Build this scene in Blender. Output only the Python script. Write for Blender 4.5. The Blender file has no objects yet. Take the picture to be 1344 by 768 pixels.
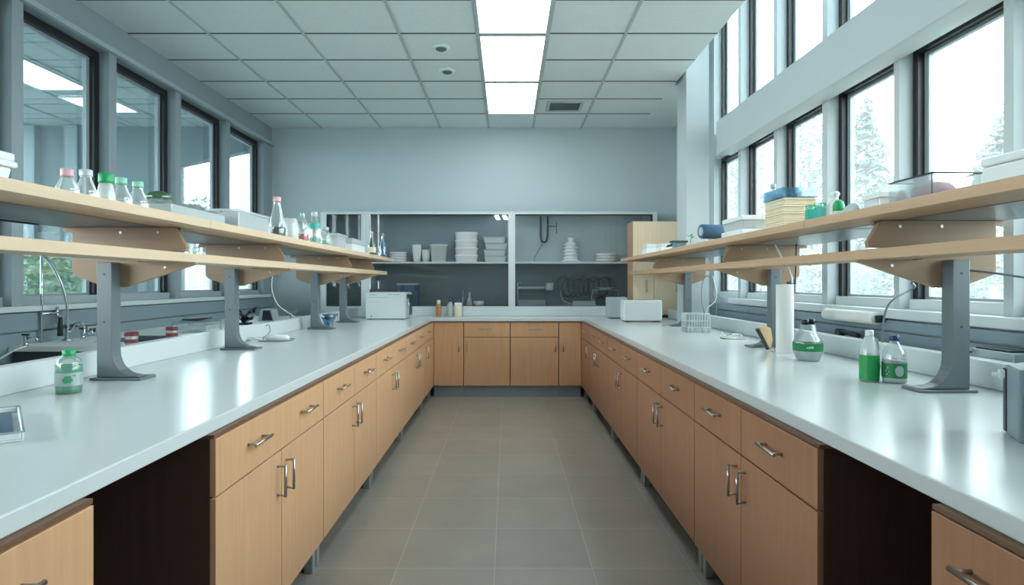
import bpy, bmesh, math, random
from math import pi, sin, cos, radians
from mathutils import Vector, Matrix

random.seed(7)
scene = bpy.context.scene
COL = scene.collection
H = 1.345          # eye height
F = 811.0          # focal length for a 1344 wide frame

# ------------------------------------------------------------------ materials
def lin(c):
    def f(v):
        v /= 255.0
        return v / 12.92 if v <= 0.04045 else ((v + 0.055) / 1.055) ** 2.4
    return (f(c[0]), f(c[1]), f(c[2]), 1.0)

def base_mat(name):
    m = bpy.data.materials.new(name)
    m.use_nodes = True
    nt = m.node_tree
    b = nt.nodes['Principled BSDF']
    return m, nt, b

def setp(b, **kw):
    for k, v in kw.items():
        k = k.replace('_', ' ')
        if k in b.inputs:
            b.inputs[k].default_value = v

def solid(name, rgb, rough=0.5, metal=0.0, var=0.04, scale=6.0, spec=0.5, bump=0.0):
    m, nt, b = base_mat(name)
    c = lin(rgb)
    tc = nt.nodes.new('ShaderNodeTexCoord')
    nz = nt.nodes.new('ShaderNodeTexNoise')
    nz.inputs['Scale'].default_value = scale
    nz.inputs['Detail'].default_value = 3
    nt.links.new(tc.outputs['Object'], nz.inputs['Vector'])
    r = nt.nodes.new('ShaderNodeValToRGB')
    r.color_ramp.elements[0].position = 0.3
    r.color_ramp.elements[1].position = 0.7
    r.color_ramp.elements[0].color = tuple(max(0, v * (1 - var)) for v in c[:3]) + (1,)
    r.color_ramp.elements[1].color = tuple(min(1, v * (1 + var)) for v in c[:3]) + (1,)
    nt.links.new(nz.outputs['Fac'], r.inputs['Fac'])
    nt.links.new(r.outputs['Color'], b.inputs['Base Color'])
    setp(b, Roughness=rough, Metallic=metal)
    b.inputs['Specular IOR Level'].default_value = spec
    if bump:
        bp = nt.nodes.new('ShaderNodeBump')
        bp.inputs['Strength'].default_value = bump
        bp.inputs['Distance'].default_value = 0.002
        n2 = nt.nodes.new('ShaderNodeTexNoise')
        n2.inputs['Scale'].default_value = scale * 20
        nt.links.new(tc.outputs['Object'], n2.inputs['Vector'])
        nt.links.new(n2.outputs['Fac'], bp.inputs['Height'])
        nt.links.new(bp.outputs['Normal'], b.inputs['Normal'])
    return m

def wood(name, rgb, axis='z', rough=0.42, contrast=0.1):
    m, nt, b = base_mat(name)
    c = lin(rgb)
    tc = nt.nodes.new('ShaderNodeTexCoord')
    mp = nt.nodes.new('ShaderNodeMapping')
    sc = {'x': (1.2, 22, 22), 'y': (22, 1.2, 22), 'z': (22, 22, 1.2)}[axis]
    mp.inputs['Scale'].default_value = sc
    oi = nt.nodes.new('ShaderNodeObjectInfo')
    add = nt.nodes.new('ShaderNodeVectorMath'); add.operation = 'ADD'
    nt.links.new(tc.outputs['Object'], add.inputs[0])
    nt.links.new(oi.outputs['Random'], add.inputs[1])
    nt.links.new(add.outputs['Vector'], mp.inputs['Vector'])
    nz = nt.nodes.new('ShaderNodeTexNoise')
    nz.inputs['Scale'].default_value = 2.2
    nz.inputs['Detail'].default_value = 5
    nz.inputs['Distortion'].default_value = 0.4
    nt.links.new(mp.outputs['Vector'], nz.inputs['Vector'])
    r = nt.nodes.new('ShaderNodeValToRGB')
    r.color_ramp.elements[0].position = 0.28
    r.color_ramp.elements[1].position = 0.72
    r.color_ramp.elements[0].color = tuple(v * (1 - contrast) for v in c[:3]) + (1,)
    r.color_ramp.elements[1].color = tuple(min(1, v * (1 + contrast)) for v in c[:3]) + (1,)
    nt.links.new(nz.outputs['Fac'], r.inputs['Fac'])
    nt.links.new(r.outputs['Color'], b.inputs['Base Color'])
    setp(b, Roughness=rough)
    return m

def glassy(name, tint, gloss=0.12, rough=0.03, milk=0.0, milk_rgb=(255, 255, 255)):
    """thin clear plastic or glass: see-through, with a sheen on top and a little body colour"""
    m = bpy.data.materials.new(name); m.use_nodes = True
    nt = m.node_tree; nt.nodes.clear()
    out = nt.nodes.new('ShaderNodeOutputMaterial')
    tr = nt.nodes.new('ShaderNodeBsdfTransparent'); tr.inputs['Color'].default_value = lin(tint)
    df = nt.nodes.new('ShaderNodeBsdfDiffuse'); df.inputs['Color'].default_value = lin(milk_rgb)
    gl = nt.nodes.new('ShaderNodeBsdfGlossy'); gl.inputs['Roughness'].default_value = rough
    gl.inputs['Color'].default_value = (1, 1, 1, 1)
    tl = nt.nodes.new('ShaderNodeBsdfTranslucent'); tl.inputs['Color'].default_value = lin(milk_rgb)
    md = nt.nodes.new('ShaderNodeMixShader'); md.inputs['Fac'].default_value = 0.5
    nt.links.new(df.outputs[0], md.inputs[1]); nt.links.new(tl.outputs[0], md.inputs[2])
    m0 = nt.nodes.new('ShaderNodeMixShader'); m0.inputs['Fac'].default_value = milk
    nt.links.new(tr.outputs[0], m0.inputs[1]); nt.links.new(md.outputs[0], m0.inputs[2])
    lw = nt.nodes.new('ShaderNodeLayerWeight'); lw.inputs['Blend'].default_value = 0.35
    mul = nt.nodes.new('ShaderNodeMath'); mul.operation = 'MULTIPLY_ADD'
    mul.inputs[1].default_value = 0.55; mul.inputs[2].default_value = gloss * 0.4
    nt.links.new(lw.outputs['Fresnel'], mul.inputs[0])
    m1 = nt.nodes.new('ShaderNodeMixShader')
    nt.links.new(mul.outputs[0], m1.inputs['Fac'])
    nt.links.new(m0.outputs[0], m1.inputs[1]); nt.links.new(gl.outputs[0], m1.inputs[2])
    nt.links.new(m1.outputs[0], out.inputs['Surface'])
    return m

def emit(name, rgb, s):
    m = bpy.data.materials.new(name); m.use_nodes = True
    nt = m.node_tree; nt.nodes.clear()
    out = nt.nodes.new('ShaderNodeOutputMaterial')
    e = nt.nodes.new('ShaderNodeEmission')
    e.inputs['Color'].default_value = lin(rgb); e.inputs['Strength'].default_value = s
    nt.links.new(e.outputs[0], out.inputs['Surface'])
    return m

def floor_mat():
    m, nt, b = base_mat('floor_tile')
    tc = nt.nodes.new('ShaderNodeTexCoord')
    mp = nt.nodes.new('ShaderNodeMapping')
    T = 0.46
    mp.inputs['Location'].default_value = (0.06 + T * 40, -2.909 + 0.475 * 40, 0)
    nt.links.new(tc.outputs['Object'], mp.inputs['Vector'])
    br = nt.nodes.new('ShaderNodeTexBrick')
    br.offset = 0.0; br.squash = 1.0
    br.inputs['Scale'].default_value = 1.0
    br.inputs['Brick Width'].default_value = T
    br.inputs['Row Height'].default_value = 0.475
    br.inputs['Mortar Size'].default_value = 0.0022
    br.inputs['Mortar Smooth'].default_value = 0.3
    br.inputs['Bias'].default_value = 0.0
    br.inputs['Color1'].default_value = lin((150, 146, 136))
    br.inputs['Color2'].default_value = lin((157, 153, 143))
    br.inputs['Mortar'].default_value = lin((184, 180, 168))
    nt.links.new(mp.outputs['Vector'], br.inputs['Vector'])
    nz = nt.nodes.new('ShaderNodeTexNoise'); nz.inputs['Scale'].default_value = 3.0; nz.inputs['Detail'].default_value = 6
    nt.links.new(tc.outputs['Object'], nz.inputs['Vector'])
    mx = nt.nodes.new('ShaderNodeMixRGB'); mx.blend_type = 'OVERLAY'; mx.inputs['Fac'].default_value = 0.18
    nt.links.new(br.outputs['Color'], mx.inputs['Color1']); nt.links.new(nz.outputs['Fac'], mx.inputs['Color2'])
    nt.links.new(mx.outputs['Color'], b.inputs['Base Color'])
    setp(b, Roughness=0.3)
    b.inputs['Specular IOR Level'].default_value = 0.45
    return m

def leaf_mat(name, rgb, dark):
    m, nt, b = base_mat(name)
    tc = nt.nodes.new('ShaderNodeTexCoord')
    nz = nt.nodes.new('ShaderNodeTexNoise'); nz.inputs['Scale'].default_value = 5.0; nz.inputs['Detail'].default_value = 4
    nt.links.new(tc.outputs['Object'], nz.inputs['Vector'])
    r = nt.nodes.new('ShaderNodeValToRGB')
    r.color_ramp.elements[0].position = 0.35; r.color_ramp.elements[1].position = 0.65
    r.color_ramp.elements[0].color = lin(dark); r.color_ramp.elements[1].color = lin(rgb)
    nt.links.new(nz.outputs['Fac'], r.inputs['Fac']); nt.links.new(r.outputs['Color'], b.inputs['Base Color'])
    setp(b, Roughness=0.7)
    return m

def brick_mat():
    m, nt, b = base_mat('pale_brick')
    tc = nt.nodes.new('ShaderNodeTexCoord')
    mp = nt.nodes.new('ShaderNodeMapping'); mp.inputs['Rotation'].default_value = (radians(90), 0, 0)
    nt.links.new(tc.outputs['Object'], mp.inputs['Vector'])
    br = nt.nodes.new('ShaderNodeTexBrick')
    br.inputs['Scale'].default_value = 1.0
    br.inputs['Brick Width'].default_value = 0.24; br.inputs['Row Height'].default_value = 0.085
    br.inputs['Mortar Size'].default_value = 0.008
    br.inputs['Color1'].default_value = lin((190, 176, 168)); br.inputs['Color2'].default_value = lin((202, 192, 186))
    br.inputs['Mortar'].default_value = lin((170, 165, 160))
    nt.links.new(mp.outputs['Vector'], br.inputs['Vector'])
    nt.links.new(br.outputs['Color'], b.inputs['Base Color'])
    setp(b, Roughness=0.85)
    return m

M = {}
M['wall'] = solid('wall_paint', (186, 199, 203), 0.6, var=0.015, scale=1.5)
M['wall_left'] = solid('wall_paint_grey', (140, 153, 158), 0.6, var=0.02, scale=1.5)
M['wall_white'] = solid('wall_paint_white', (178, 188, 191), 0.55, var=0.01, scale=1.5)
M['trim_white'] = solid('painted_white', (205, 214, 216), 0.4, var=0.01)
M['frame_grey'] = solid('window_grey', (158, 172, 177), 0.45, var=0.01)
M['raceway'] = solid('raceway_grey', (134, 152, 160), 0.5, var=0.02)
M['ceiling'] = solid('ceiling_tile', (220, 231, 233), 0.85, var=0.02, scale=30, bump=0.05)
M['tbar'] = solid('ceiling_tbar', (176, 188, 191), 0.5, var=0.01)
M['gap'] = solid('shadow_gap', (92, 102, 104), 0.8, var=0.01)
M['black'] = solid('black_frame', (22, 24, 28), 0.4, var=0.05)
M['dark'] = solid('dark_plastic', (36, 46, 52), 0.4, var=0.05)
M['alu'] = solid('aluminium', (150, 160, 165), 0.4, metal=0.2, var=0.02)
M['floor'] = floor_mat()
M['counter'] = solid('counter_white', (206, 215, 216), 0.2, var=0.012, scale=1.2, spec=0.6)
M['curb'] = solid('curb_white', (206, 213, 215), 0.35, var=0.012, scale=1.2)
M['door'] = wood('door_wood', (209, 165, 125), 'z', 0.4, 0.07)
M['drawer'] = wood('drawer_wood', (209, 165, 125), 'z', 0.4, 0.07)
M['door_dim'] = wood('door_wood_shaded', (162, 118, 91), 'z', 0.4, 0.07)  # browner copy of the door wood: shade on the right run painted in
M['carcass'] = wood('carcass_wood', (76, 54, 44), 'z', 0.5, 0.12)
M['rail'] = wood('rail_wood', (112, 80, 58), 'x', 0.5, 0.12)
M['shelf'] = wood('shelf_wood', (210, 186, 158), 'y', 0.45, 0.05)
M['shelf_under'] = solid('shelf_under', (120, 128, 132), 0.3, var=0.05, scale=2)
M['shelf_r'] = wood('shelf_wood_shaded', (190, 158, 126), 'y', 0.45, 0.05)  # darker copy of the shelf wood, right side's shade put into the colour
M['panel'] = wood('panel_wood', (150, 124, 98), 'x', 0.5, 0.05)
M['post'] = solid('post_grey', (100, 112, 117), 0.42, metal=0.15, var=0.03)
M['tallwood'] = wood('tall_wood', (240, 220, 188), 'z', 0.42, 0.04)
M['tallside'] = wood('tall_side', (176, 142, 112), 'z', 0.45, 0.04)
M['nickel'] = solid('brushed_nickel', (176, 172, 166), 0.28, metal=0.95, var=0.03, scale=40)
M['chrome'] = solid('chrome', (205, 212, 215), 0.12, metal=1.0, var=0.02)
M['toe'] = solid('toe_steel', (142, 158, 166), 0.35, metal=0.3, var=0.05)
M['toe_dark'] = solid('toe_dark', (34, 38, 40), 0.6, var=0.05)
M['hutch_up'] = solid('hutch_back_upper', (132, 150, 156), 0.7, var=0.08, scale=1.5)  # both upper backs lighter than the lower: room reflection in the glass painted in
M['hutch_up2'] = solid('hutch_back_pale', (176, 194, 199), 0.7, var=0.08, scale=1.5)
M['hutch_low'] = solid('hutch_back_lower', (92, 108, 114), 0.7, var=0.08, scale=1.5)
M['white'] = solid('white_plastic', (222, 228, 229), 0.35, var=0.01)
M['white_dull'] = solid('white_enamel', (205, 213, 214), 0.4, var=0.02)
M['ceramic'] = solid('white_ceramic', (248, 250, 250), 0.25, var=0.015)
M['paper'] = solid('paper_white', (226, 228, 224), 0.85, var=0.02, bump=0.1)
M['cream'] = solid('cream_paper', (224, 214, 186), 0.8, var=0.03, scale=15)
M['pink'] = solid('pink_cap', (214, 172, 182), 0.45)
M['green'] = solid('green_cap', (26, 156, 92), 0.4)
M['green_dk'] = solid('green_label', (22, 122, 66), 0.5)
M['green_pale'] = solid('pale_green_cap', (140, 200, 178), 0.45)
M['teal'] = solid('teal_plastic', (58, 170, 158), 0.4)
M['green_body'] = solid('green_body', (28, 150, 78), 0.32, var=0.06, scale=30)
M['blue'] = solid('blue_fabric', (52, 88, 118), 0.5, var=0.06)
M['navy'] = solid('navy_cap', (34, 56, 98), 0.4)
M['red'] = solid('red_lid', (132, 58, 60), 0.45)
M['redcloth'] = solid('red_cloth', (176, 96, 112), 0.7, var=0.15, scale=20)
M['red_liq'] = solid('red_liquid', (206, 76, 92), 0.2)
M['dark_liq'] = solid('dark_liquid', (46, 50, 54), 0.15)
M['amber'] = solid('amber_bottle', (168, 118, 74), 0.25, var=0.08)
M['tan'] = wood('tan_wood', (206, 176, 132), 'z', 0.55, 0.06)
M['grey'] = solid('grey_plastic', (122, 140, 146), 0.42, var=0.03)
M['lgrey'] = solid('pale_grey_plastic', (168, 184, 188), 0.4, var=0.02)
M['cable'] = solid('cable_grey', (110, 122, 128), 0.5)
M['cable_w'] = solid('cable_white', (214, 220, 220), 0.5)
M['clear'] = glassy('clear_plastic', (246, 251, 251), 0.12, 0.05, 0.14, (244, 249, 250))
M['clear_g'] = glassy('clear_green', (190, 232, 216), 0.2, 0.05, 0.20, (150, 220, 196))
M['clear_b'] = glassy('clear_blue', (176, 214, 232), 0.2, 0.05, 0.25, (150, 196, 220))
M['frost'] = glassy('frosted_plastic', (240, 246, 247), 0.10, 0.15, 0.62, (244, 249, 250))
M['greenliq'] = glassy('green_liquid', (150, 232, 204), 0.05, 0.05, 0.55, (96, 206, 170))
M['mint'] = solid('mint_print', (70, 176, 140), 0.4)
M['blueglass'] = glassy('blue_glass', (96, 160, 196), 0.25, 0.04, 0.35, (60, 140, 190))
M['greenglass'] = glassy('green_glass', (110, 170, 110), 0.25, 0.04, 0.45, (70, 140, 80))
M['pane'] = glassy('window_pane', (244, 250, 250), 0.05, 0.01, 0.06)  # milky white share imitates outdoor haze as a veil on the glass
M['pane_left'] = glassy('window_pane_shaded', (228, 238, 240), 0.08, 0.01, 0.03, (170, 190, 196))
M['hpane'] = glassy('cabinet_pane', (255, 255, 255), 0.0, 0.02, 0.02, (170, 190, 196))
M['lamp'] = emit('light_panel', (250, 255, 255), 3.6)
M['lamp2'] = emit('annex_light', (250, 255, 255), 3.0)
M['glow_reflection'] = emit('cabinet_reflection', (235, 245, 248), 6.0)  # glow for imitated ceiling light reflections, not a lamp
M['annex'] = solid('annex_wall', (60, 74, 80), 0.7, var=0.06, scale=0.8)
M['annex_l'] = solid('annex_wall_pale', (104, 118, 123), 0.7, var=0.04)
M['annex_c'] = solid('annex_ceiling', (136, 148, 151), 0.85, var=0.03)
M['leaf_pale'] = leaf_mat('pale_leaf', (112, 130, 124), (76, 96, 90))
M['leaf'] = leaf_mat('hedge_leaf', (176, 204, 160), (84, 120, 88))
M['bark'] = solid('bark', (128, 132, 130), 0.9, var=0.1)
M['ground'] = solid('pale_ground', (150, 158, 156), 0.9, var=0.05, scale=0.6)
M['brick'] = brick_mat()
M['sink_top'] = solid('sink_top_white', (240, 243, 243), 0.5, var=0.01)
M['sink_metal'] = solid('sink_steel', (150, 166, 172), 0.3, metal=0.6, var=0.03)
M['sink_dark'] = solid('sink_apron', (60, 70, 74), 0.5, var=0.04)

# ------------------------------------------------------------------ mesh builder
class MB:
    def __init__(self):
        self.v, self.f, self.s = [], [], []
    def _add(self, vs, fs, smooth=False):
        o = len(self.v)
        self.v += [tuple(p) for p in vs]
        for f in fs:
            self.f.append(tuple(i + o for i in f)); self.s.append(smooth)
        return self
    def box(self, x0, x1, y0, y1, z0, z1):
        vs = [(x0,y0,z0),(x1,y0,z0),(x1,y1,z0),(x0,y1,z0),(x0,y0,z1),(x1,y0,z1),(x1,y1,z1),(x0,y1,z1)]
        return self._add(vs, [(0,3,2,1),(4,5,6,7),(0,1,5,4),(1,2,6,5),(2,3,7,6),(3,0,4,7)])
    def taper(self, x0, x1, y0, y1, z0, z1, d):
        vs = [(x0+d,y0+d,z0),(x1-d,y0+d,z0),(x1-d,y1-d,z0),(x0+d,y1-d,z0),(x0,y0,z1),(x1,y0,z1),(x1,y1,z1),(x0,y1,z1)]
        return self._add(vs, [(0,3,2,1),(4,5,6,7),(0,1,5,4),(1,2,6,5),(2,3,7,6),(3,0,4,7)])
    def openbox(self, x0, x1, y0, y1, z0, z1, t):
        self.box(x0, x1, y0, y1, z0, z0+t)
        self.box(x0, x0+t, y0, y1, z0+t, z1); self.box(x1-t, x1, y0, y1, z0+t, z1)
        self.box(x0+t, x1-t, y0, y0+t, z0+t, z1); self.box(x0+t, x1-t, y1-t, y1, z0+t, z1)
        return self
    def prism(self, pts, a0, a1, axis='y'):
        """polygon extruded along an axis. y: pts are (x,z); z: (x,y); x: (y,z)"""
        def P(p, a):
            return {'y': (p[0], a, p[1]), 'z': (p[0], p[1], a), 'x': (a, p[0], p[1])}[axis]
        n = len(pts)
        vs = [P(p, a0) for p in pts] + [P(p, a1) for p in pts]
        fs = [tuple(range(n)), tuple(range(2*n-1, n-1, -1))]
        for i in range(n):
            j = (i+1) % n
            fs.append((i, i+n, j+n, j))
        return self._add(vs, fs)
    def lathe(self, prof, n=20, cx=0, cy=0, cz=0, sx=1, sy=1, cap=True):
        vs, fs = [], []
        for r, z in prof:
            for k in range(n):
                a = 2*pi*k/n
                vs.append((cx + r*sx*cos(a), cy + r*sy*sin(a), cz + z))
        for i in range(len(prof)-1):
            for k in range(n):
                k2 = (k+1) % n
                fs.append((i*n+k, i*n+k2, (i+1)*n+k2, (i+1)*n+k))
        self._add(vs, fs, True)
        if cap:
            o = len(self.v) - len(vs)
            if prof[0][0] > 1e-4:
                self.f.append(tuple(o+k for k in range(n-1, -1, -1))); self.s.append(False)
            if prof[-1][0] > 1e-4:
                b = o + (len(prof)-1)*n
                self.f.append(tuple(b+k for k in range(n))); self.s.append(False)
        return self
    def tube(self, path, r, n=8):
        pts = [Vector(p) for p in path]
        rs = r if isinstance(r, (list, tuple)) else [r]*len(pts)
        vs, fs = [], []
        up = None
        for i, p in enumerate(pts):
            d = (pts[min(i+1, len(pts)-1)] - pts[max(i-1, 0)])
            if d.length < 1e-9: d = Vector((0,0,1))
            d.normalize()
            if up is None:
                up = Vector((0,0,1)) if abs(d.z) < 0.9 else Vector((1,0,0))
            a = d.cross(up)
            if a.length < 1e-4: a = d.cross(Vector((0.3,1,0.2)))
            a.normalize(); b = a.cross(d); up = b
            for k in range(n):
                t = 2*pi*k/n
                vs.append(p + (a*cos(t) + b*sin(t))*rs[i])
        for i in range(len(pts)-1):
            for k in range(n):
                k2 = (k+1) % n
                fs.append((i*n+k, i*n+k2, (i+1)*n+k2, (i+1)*n+k))
        self._add(vs, fs, True)
        o = len(self.v) - len(vs)
        self.f.append(tuple(o+k for k in range(n-1,-1,-1))); self.s.append(False)
        e = o + (len(pts)-1)*n
        self.f.append(tuple(e+k for k in range(n))); self.s.append(False)
        return self
    def quad(self, a, b, c, d):
        return self._add([a,b,c,d], [(0,1,2,3)])
    def build(self, name, m, parent=None, bevel=0.0, seg=2):
        me = bpy.data.meshes.new(name)
        me.from_pydata(self.v, [], self.f)
        bm = bmesh.new(); bm.from_mesh(me)
        bmesh.ops.recalc_face_normals(bm, faces=bm.faces[:])
        bm.to_mesh(me); bm.free()
        me.polygons.foreach_set('use_smooth', self.s)
        me.materials.append(M[m] if isinstance(m, str) else m)
        o = bpy.data.objects.new(name, me)
        COL.objects.link(o)
        if parent is not None: o.parent = parent
        if bevel:
            md = o.modifiers.new('bevel', 'BEVEL'); md.width = bevel; md.segments = seg
            md.limit_method = 'ANGLE'; md.angle_limit = radians(50)
            md.harden_normals = False
        return o

def spline(pts, n=8):
    """Catmull-Rom through points"""
    P = [Vector(p) for p in pts]
    out = []
    for i in range(len(P)-1):
        p0, p1, p2, p3 = P[max(i-1,0)], P[i], P[i+1], P[min(i+2,len(P)-1)]
        for k in range(n):
            t = k/n
            out.append(0.5*((2*p1)+(p2-p0)*t+(2*p0-5*p1+4*p2-p3)*t*t+(3*p1-p0-3*p2+p3)*t**3))
    out.append(P[-1])
    return out

def tag(o, label=None, cat=None, group=None, kind=None):
    if label: o['label'] = label
    if cat: o['category'] = cat
    if group: o['group'] = group
    if kind: o['kind'] = kind
    return o
def thing(name, loc, label, cat, rz=0.0, group=None):
    o = bpy.data.objects.new(name, None); COL.objects.link(o)
    o.empty_display_size = 0.05
    o.location = loc; o.rotation_euler = (0, 0, rz)
    return tag(o, label, cat, group)
def struct(mb, name, m, bevel=0.0, parent=None):
    o = mb.build(name, m, parent, bevel)
    if parent is None: o['kind'] = 'structure'
    return o
def copy_thing(o, loc, label, rz=None, group=None):
    c = o.copy(); COL.objects.link(c); c.location = loc
    if rz is not None: c.rotation_euler = (0, 0, rz)
    c['label'] = label
    if group: c['group'] = group
    for ch in list(o.children):
        d = ch.copy(); COL.objects.link(d); d.parent = c
        for g in list(ch.children):
            e = g.copy(); COL.objects.link(e); e.parent = d
    return c

# ------------------------------------------------------------------ the setting
XL, XR, YB, YF, ZC = -3.0, 2.13, 7.87, -1.6, 3.315
ZT = 4.75
struct(MB().box(-3.2, 2.4, YF-0.1, YB+0.2, -0.1, 0), 'floor', 'floor')
struct(MB().box(XL-0.25, XR+0.3, YB, YB+0.12, 0, ZT), 'wall_back', 'wall')
struct(MB().box(XL-0.25, XR+0.3, YF-0.12, YF, 0, ZT), 'wall_front', 'wall')

# left window wall with its openings
L_OPEN = [(0.12,0.93),(1.05,1.86),(1.99,2.81),(2.92,3.74),(3.83,4.652),(4.743,5.587),(5.68,6.593),(6.684,7.60)]
ZB, ZTOP = 1.20, 3.076
w = MB()
w.box(XL-0.14, XL, YF, YB, 0, ZB); w.box(XL-0.14, XL, YF, YB, ZTOP, ZC+0.1)
ys = [YF] + [v for o in L_OPEN for v in o] + [YB]
for i in range(0, len(ys), 2): w.box(XL-0.14, XL, ys[i], ys[i+1], ZB, ZTOP)
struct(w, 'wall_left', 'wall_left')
struct(MB().box(XL, XL+0.035, YF, YB, ZTOP+0.002, ZTOP+0.04), 'trim_left_header', 'frame_grey', 0.003)

# right window wall: lower row and clerestory row
R_OPEN = [(0.40,1.10),(1.15,1.85),(1.90,2.60),(2.653,3.36),(3.407,4.113),(4.183,4.88),(4.943,5.64),(5.707,6.37)]
RB, RT, RC0, RC1 = 1.20, 2.62, 2.86, 4.62
w = MB()
w.box(XR, XR+0.14, YF, YB, 0, RB); w.box(XR, XR+0.14, YF, YB, RT, RC0); w.box(XR, XR+0.14, YF, YB, RC1, ZT)
ys = [YF] + [v for o in R_OPEN for v in o] + [YB]
for i in range(0, len(ys), 2):
    w.box(XR, XR+0.14, ys[i], ys[i+1], RB, RT); w.box(XR, XR+0.14, ys[i], ys[i+1], RC0, RC1)
struct(w, 'wall_right', 'wall_white')
struct(MB().box(1.98, XR, YF, 5.86, 2.553, 2.87), 'trim_right_band', 'wall_white', 0.006)
struct(MB().box(1.69, 1.905, 5.84, 6.16, 0.94, ZT), 'column_right', 'wall_white', 0.004)

wn = 0
def window(side, y0, y1, z0, z1, pane_mat):
    global wn
    wn += 1
    s = -1 if side == 'left' else 1
    xf = (XL if s < 0 else XR) + s*0.075
    t, d = (0.055 if s < 0 else 0.042), 0.05
    r = bpy.data.objects.new('window_%d' % wn, None); COL.objects.link(r); r['kind'] = 'structure'
    def X(a, b): return (min(a, b), max(a, b))
    xa, xb = X(xf, xf + s*0.035)
    fr = MB()
    fr.box(xa, xb, y0, y0+t, z0+0.055, z1); fr.box(xa, xb, y1-t, y1, z0+0.055, z1); fr.box(xa, xb, y0+t, y1-t, z1-t, z1)
    fr.build('frame', 'black', r)
    MB().box(xa - (0.02 if s > 0 else 0), xb + (0.02 if s < 0 else 0), y0, y1, z0, z0+0.055).build('bottom_rail', 'trim_white' if s > 0 else 'frame_grey', r)
    xc, xd = X(xf + s*0.035, xf + s*0.06)
    sa = MB(); q = 0.035
    sa.box(xc, xd, y0, y0+t+q, z0+0.055, z1); sa.box(xc, xd, y1-t-q, y1, z0+0.055, z1)
    sa.box(xc, xd, y0+t+q, y1-t-q, z1-t-0.02, z1); sa.box(xc, xd, y0+t+q, y1-t-q, z0, z0+0.07)
    sa.build('sash', 'alu', r)
    xe, xg = X(xf + s*0.044, xf + s*0.05)
    MB().box(xe, xg, y0+t+q, y1-t-q, z0+0.07, z1-t-0.02).build('pane', pane_mat, r)
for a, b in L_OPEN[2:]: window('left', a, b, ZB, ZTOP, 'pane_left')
for a, b in R_OPEN: window('right', a, b, RB, RT, 'pane')
for a, b in R_OPEN[2:]: window('right', a, b, RC0, RC1, 'pane')

# sills and raceways under the windows
struct(MB().box(XL, XL+0.05, YF, 7.72, 1.165, 1.20), 'trim_left_sill', 'trim_white', 0.004)
struct(MB().box(XR-0.06, XR, YF, 5.8, 1.15, 1.20), 'trim_right_sill', 'trim_white', 0.004)
struct(MB().box(XL, XL+0.03, YF, 7.84, 1.045, 1.158).box(XL, XL+0.018, YF, 7.84, 0.6, 1.035), 'trim_left_raceway', 'raceway', 0.003)
struct(MB().box(XR-0.045, XR, YF, 7.2, 1.085, 1.14).box(XR-0.03, XR, YF, 7.2, 1.0, 1.075), 'trim_right_raceway', 'raceway', 0.003)
struct(MB().box(1.935, XR-0.032, YF, 7.15, 0.0, 0.995), 'trim_right_ledge', 'raceway', 0.003)

# ceiling
struct(MB().box(XL-0.2, 1.66, YF, YB, ZC, ZC+0.1).prism([(1.66,6.162),(1.93,6.162),(2.129,6.95),(2.129,YB),(1.66,YB)], ZC, ZC+0.1, 'z'), 'ceiling', 'ceiling')
struct(MB().box(1.6, XR+0.3, YF, YB, ZT, ZT+0.1).box(1.6, 1.66, YF, YB, ZC+0.1, ZT), 'ceiling_high', 'wall_white')
GX = [-2.36, -1.61, -0.855, -0.24, 0.325, 0.935]
GY = [7.2 - 0.58*k for k in range(15)]
g = MB(); g2 = MB()
for x in GX:
    g.box(x-0.012, x+0.012, YF, YB, ZC-0.006, ZC+0.002)
for y in GY:
    g2.box(XL, 1.66, y-0.009, y+0.009, ZC-0.004, ZC+0.002)
struct(g, 'trim_ceiling_bars', 'tbar'); struct(g2, 'trim_ceiling_cross_bars', 'gap')

def ceil_light(y0, y1, label):
    t = thing('ceiling_light', (0.0425, (y0+y1)/2, ZC), label, 'light', group='ceiling light panels in the row over the aisle')
    hw, hl = 0.283, (y1-y0)/2
    fr = MB()
    fr.box(-hw, -hw+0.025, -hl, hl, -0.014, 0.0); fr.box(hw-0.025, hw, -hl, hl, -0.014, 0.0)
    fr.box(-hw+0.025, hw-0.025, -hl, -hl+0.03, -0.014, 0.0); fr.box(-hw+0.025, hw-0.025, hl-0.03, hl, -0.014, 0.0)
    fr.build('frame', 'tbar', t, 0.002)
    MB().box(-hw+0.026, hw-0.026, -hl+0.031, hl-0.031, -0.010, -0.002).build('diffuser', 'lamp', t)
    return t
ceil_light(6.04, 7.195, 'glowing ceiling light panel of the row nearest the back wall')
ceil_light(4.885, 6.035, 'glowing ceiling light panel in the middle of the visible row')
ceil_light(3.725, 4.875, 'glowing ceiling light panel cut off by the top of the picture')

t = thing('air_vent', (0.635, 6.88, ZC), 'square louvred air vent in the ceiling near the back wall', 'vent')
m = MB()
m.box(-0.20, 0.20, -0.19, -0.155, -0.016, 0); m.box(-0.20, 0.20, 0.155, 0.19, -0.016, 0)
m.box(-0.20, -0.165, -0.155, 0.155, -0.016, 0); m.box(0.165, 0.20, -0.155, 0.155, -0.016, 0)
m.build('frame', 'tbar', t, 0.002)
MB().box(-0.164, 0.164, -0.154, 0.154, -0.003, -0.001).build('throat', 'dark', t)
s = MB()
for k in range(7):
    y = -0.135 + k*0.045
    s.prism([(y-0.012, -0.014), (y-0.008, -0.016), (y+0.014, -0.005), (y+0.010, -0.003)], -0.163, 0.163, 'x')
s.build('louvres', 'lgrey', t)

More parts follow.
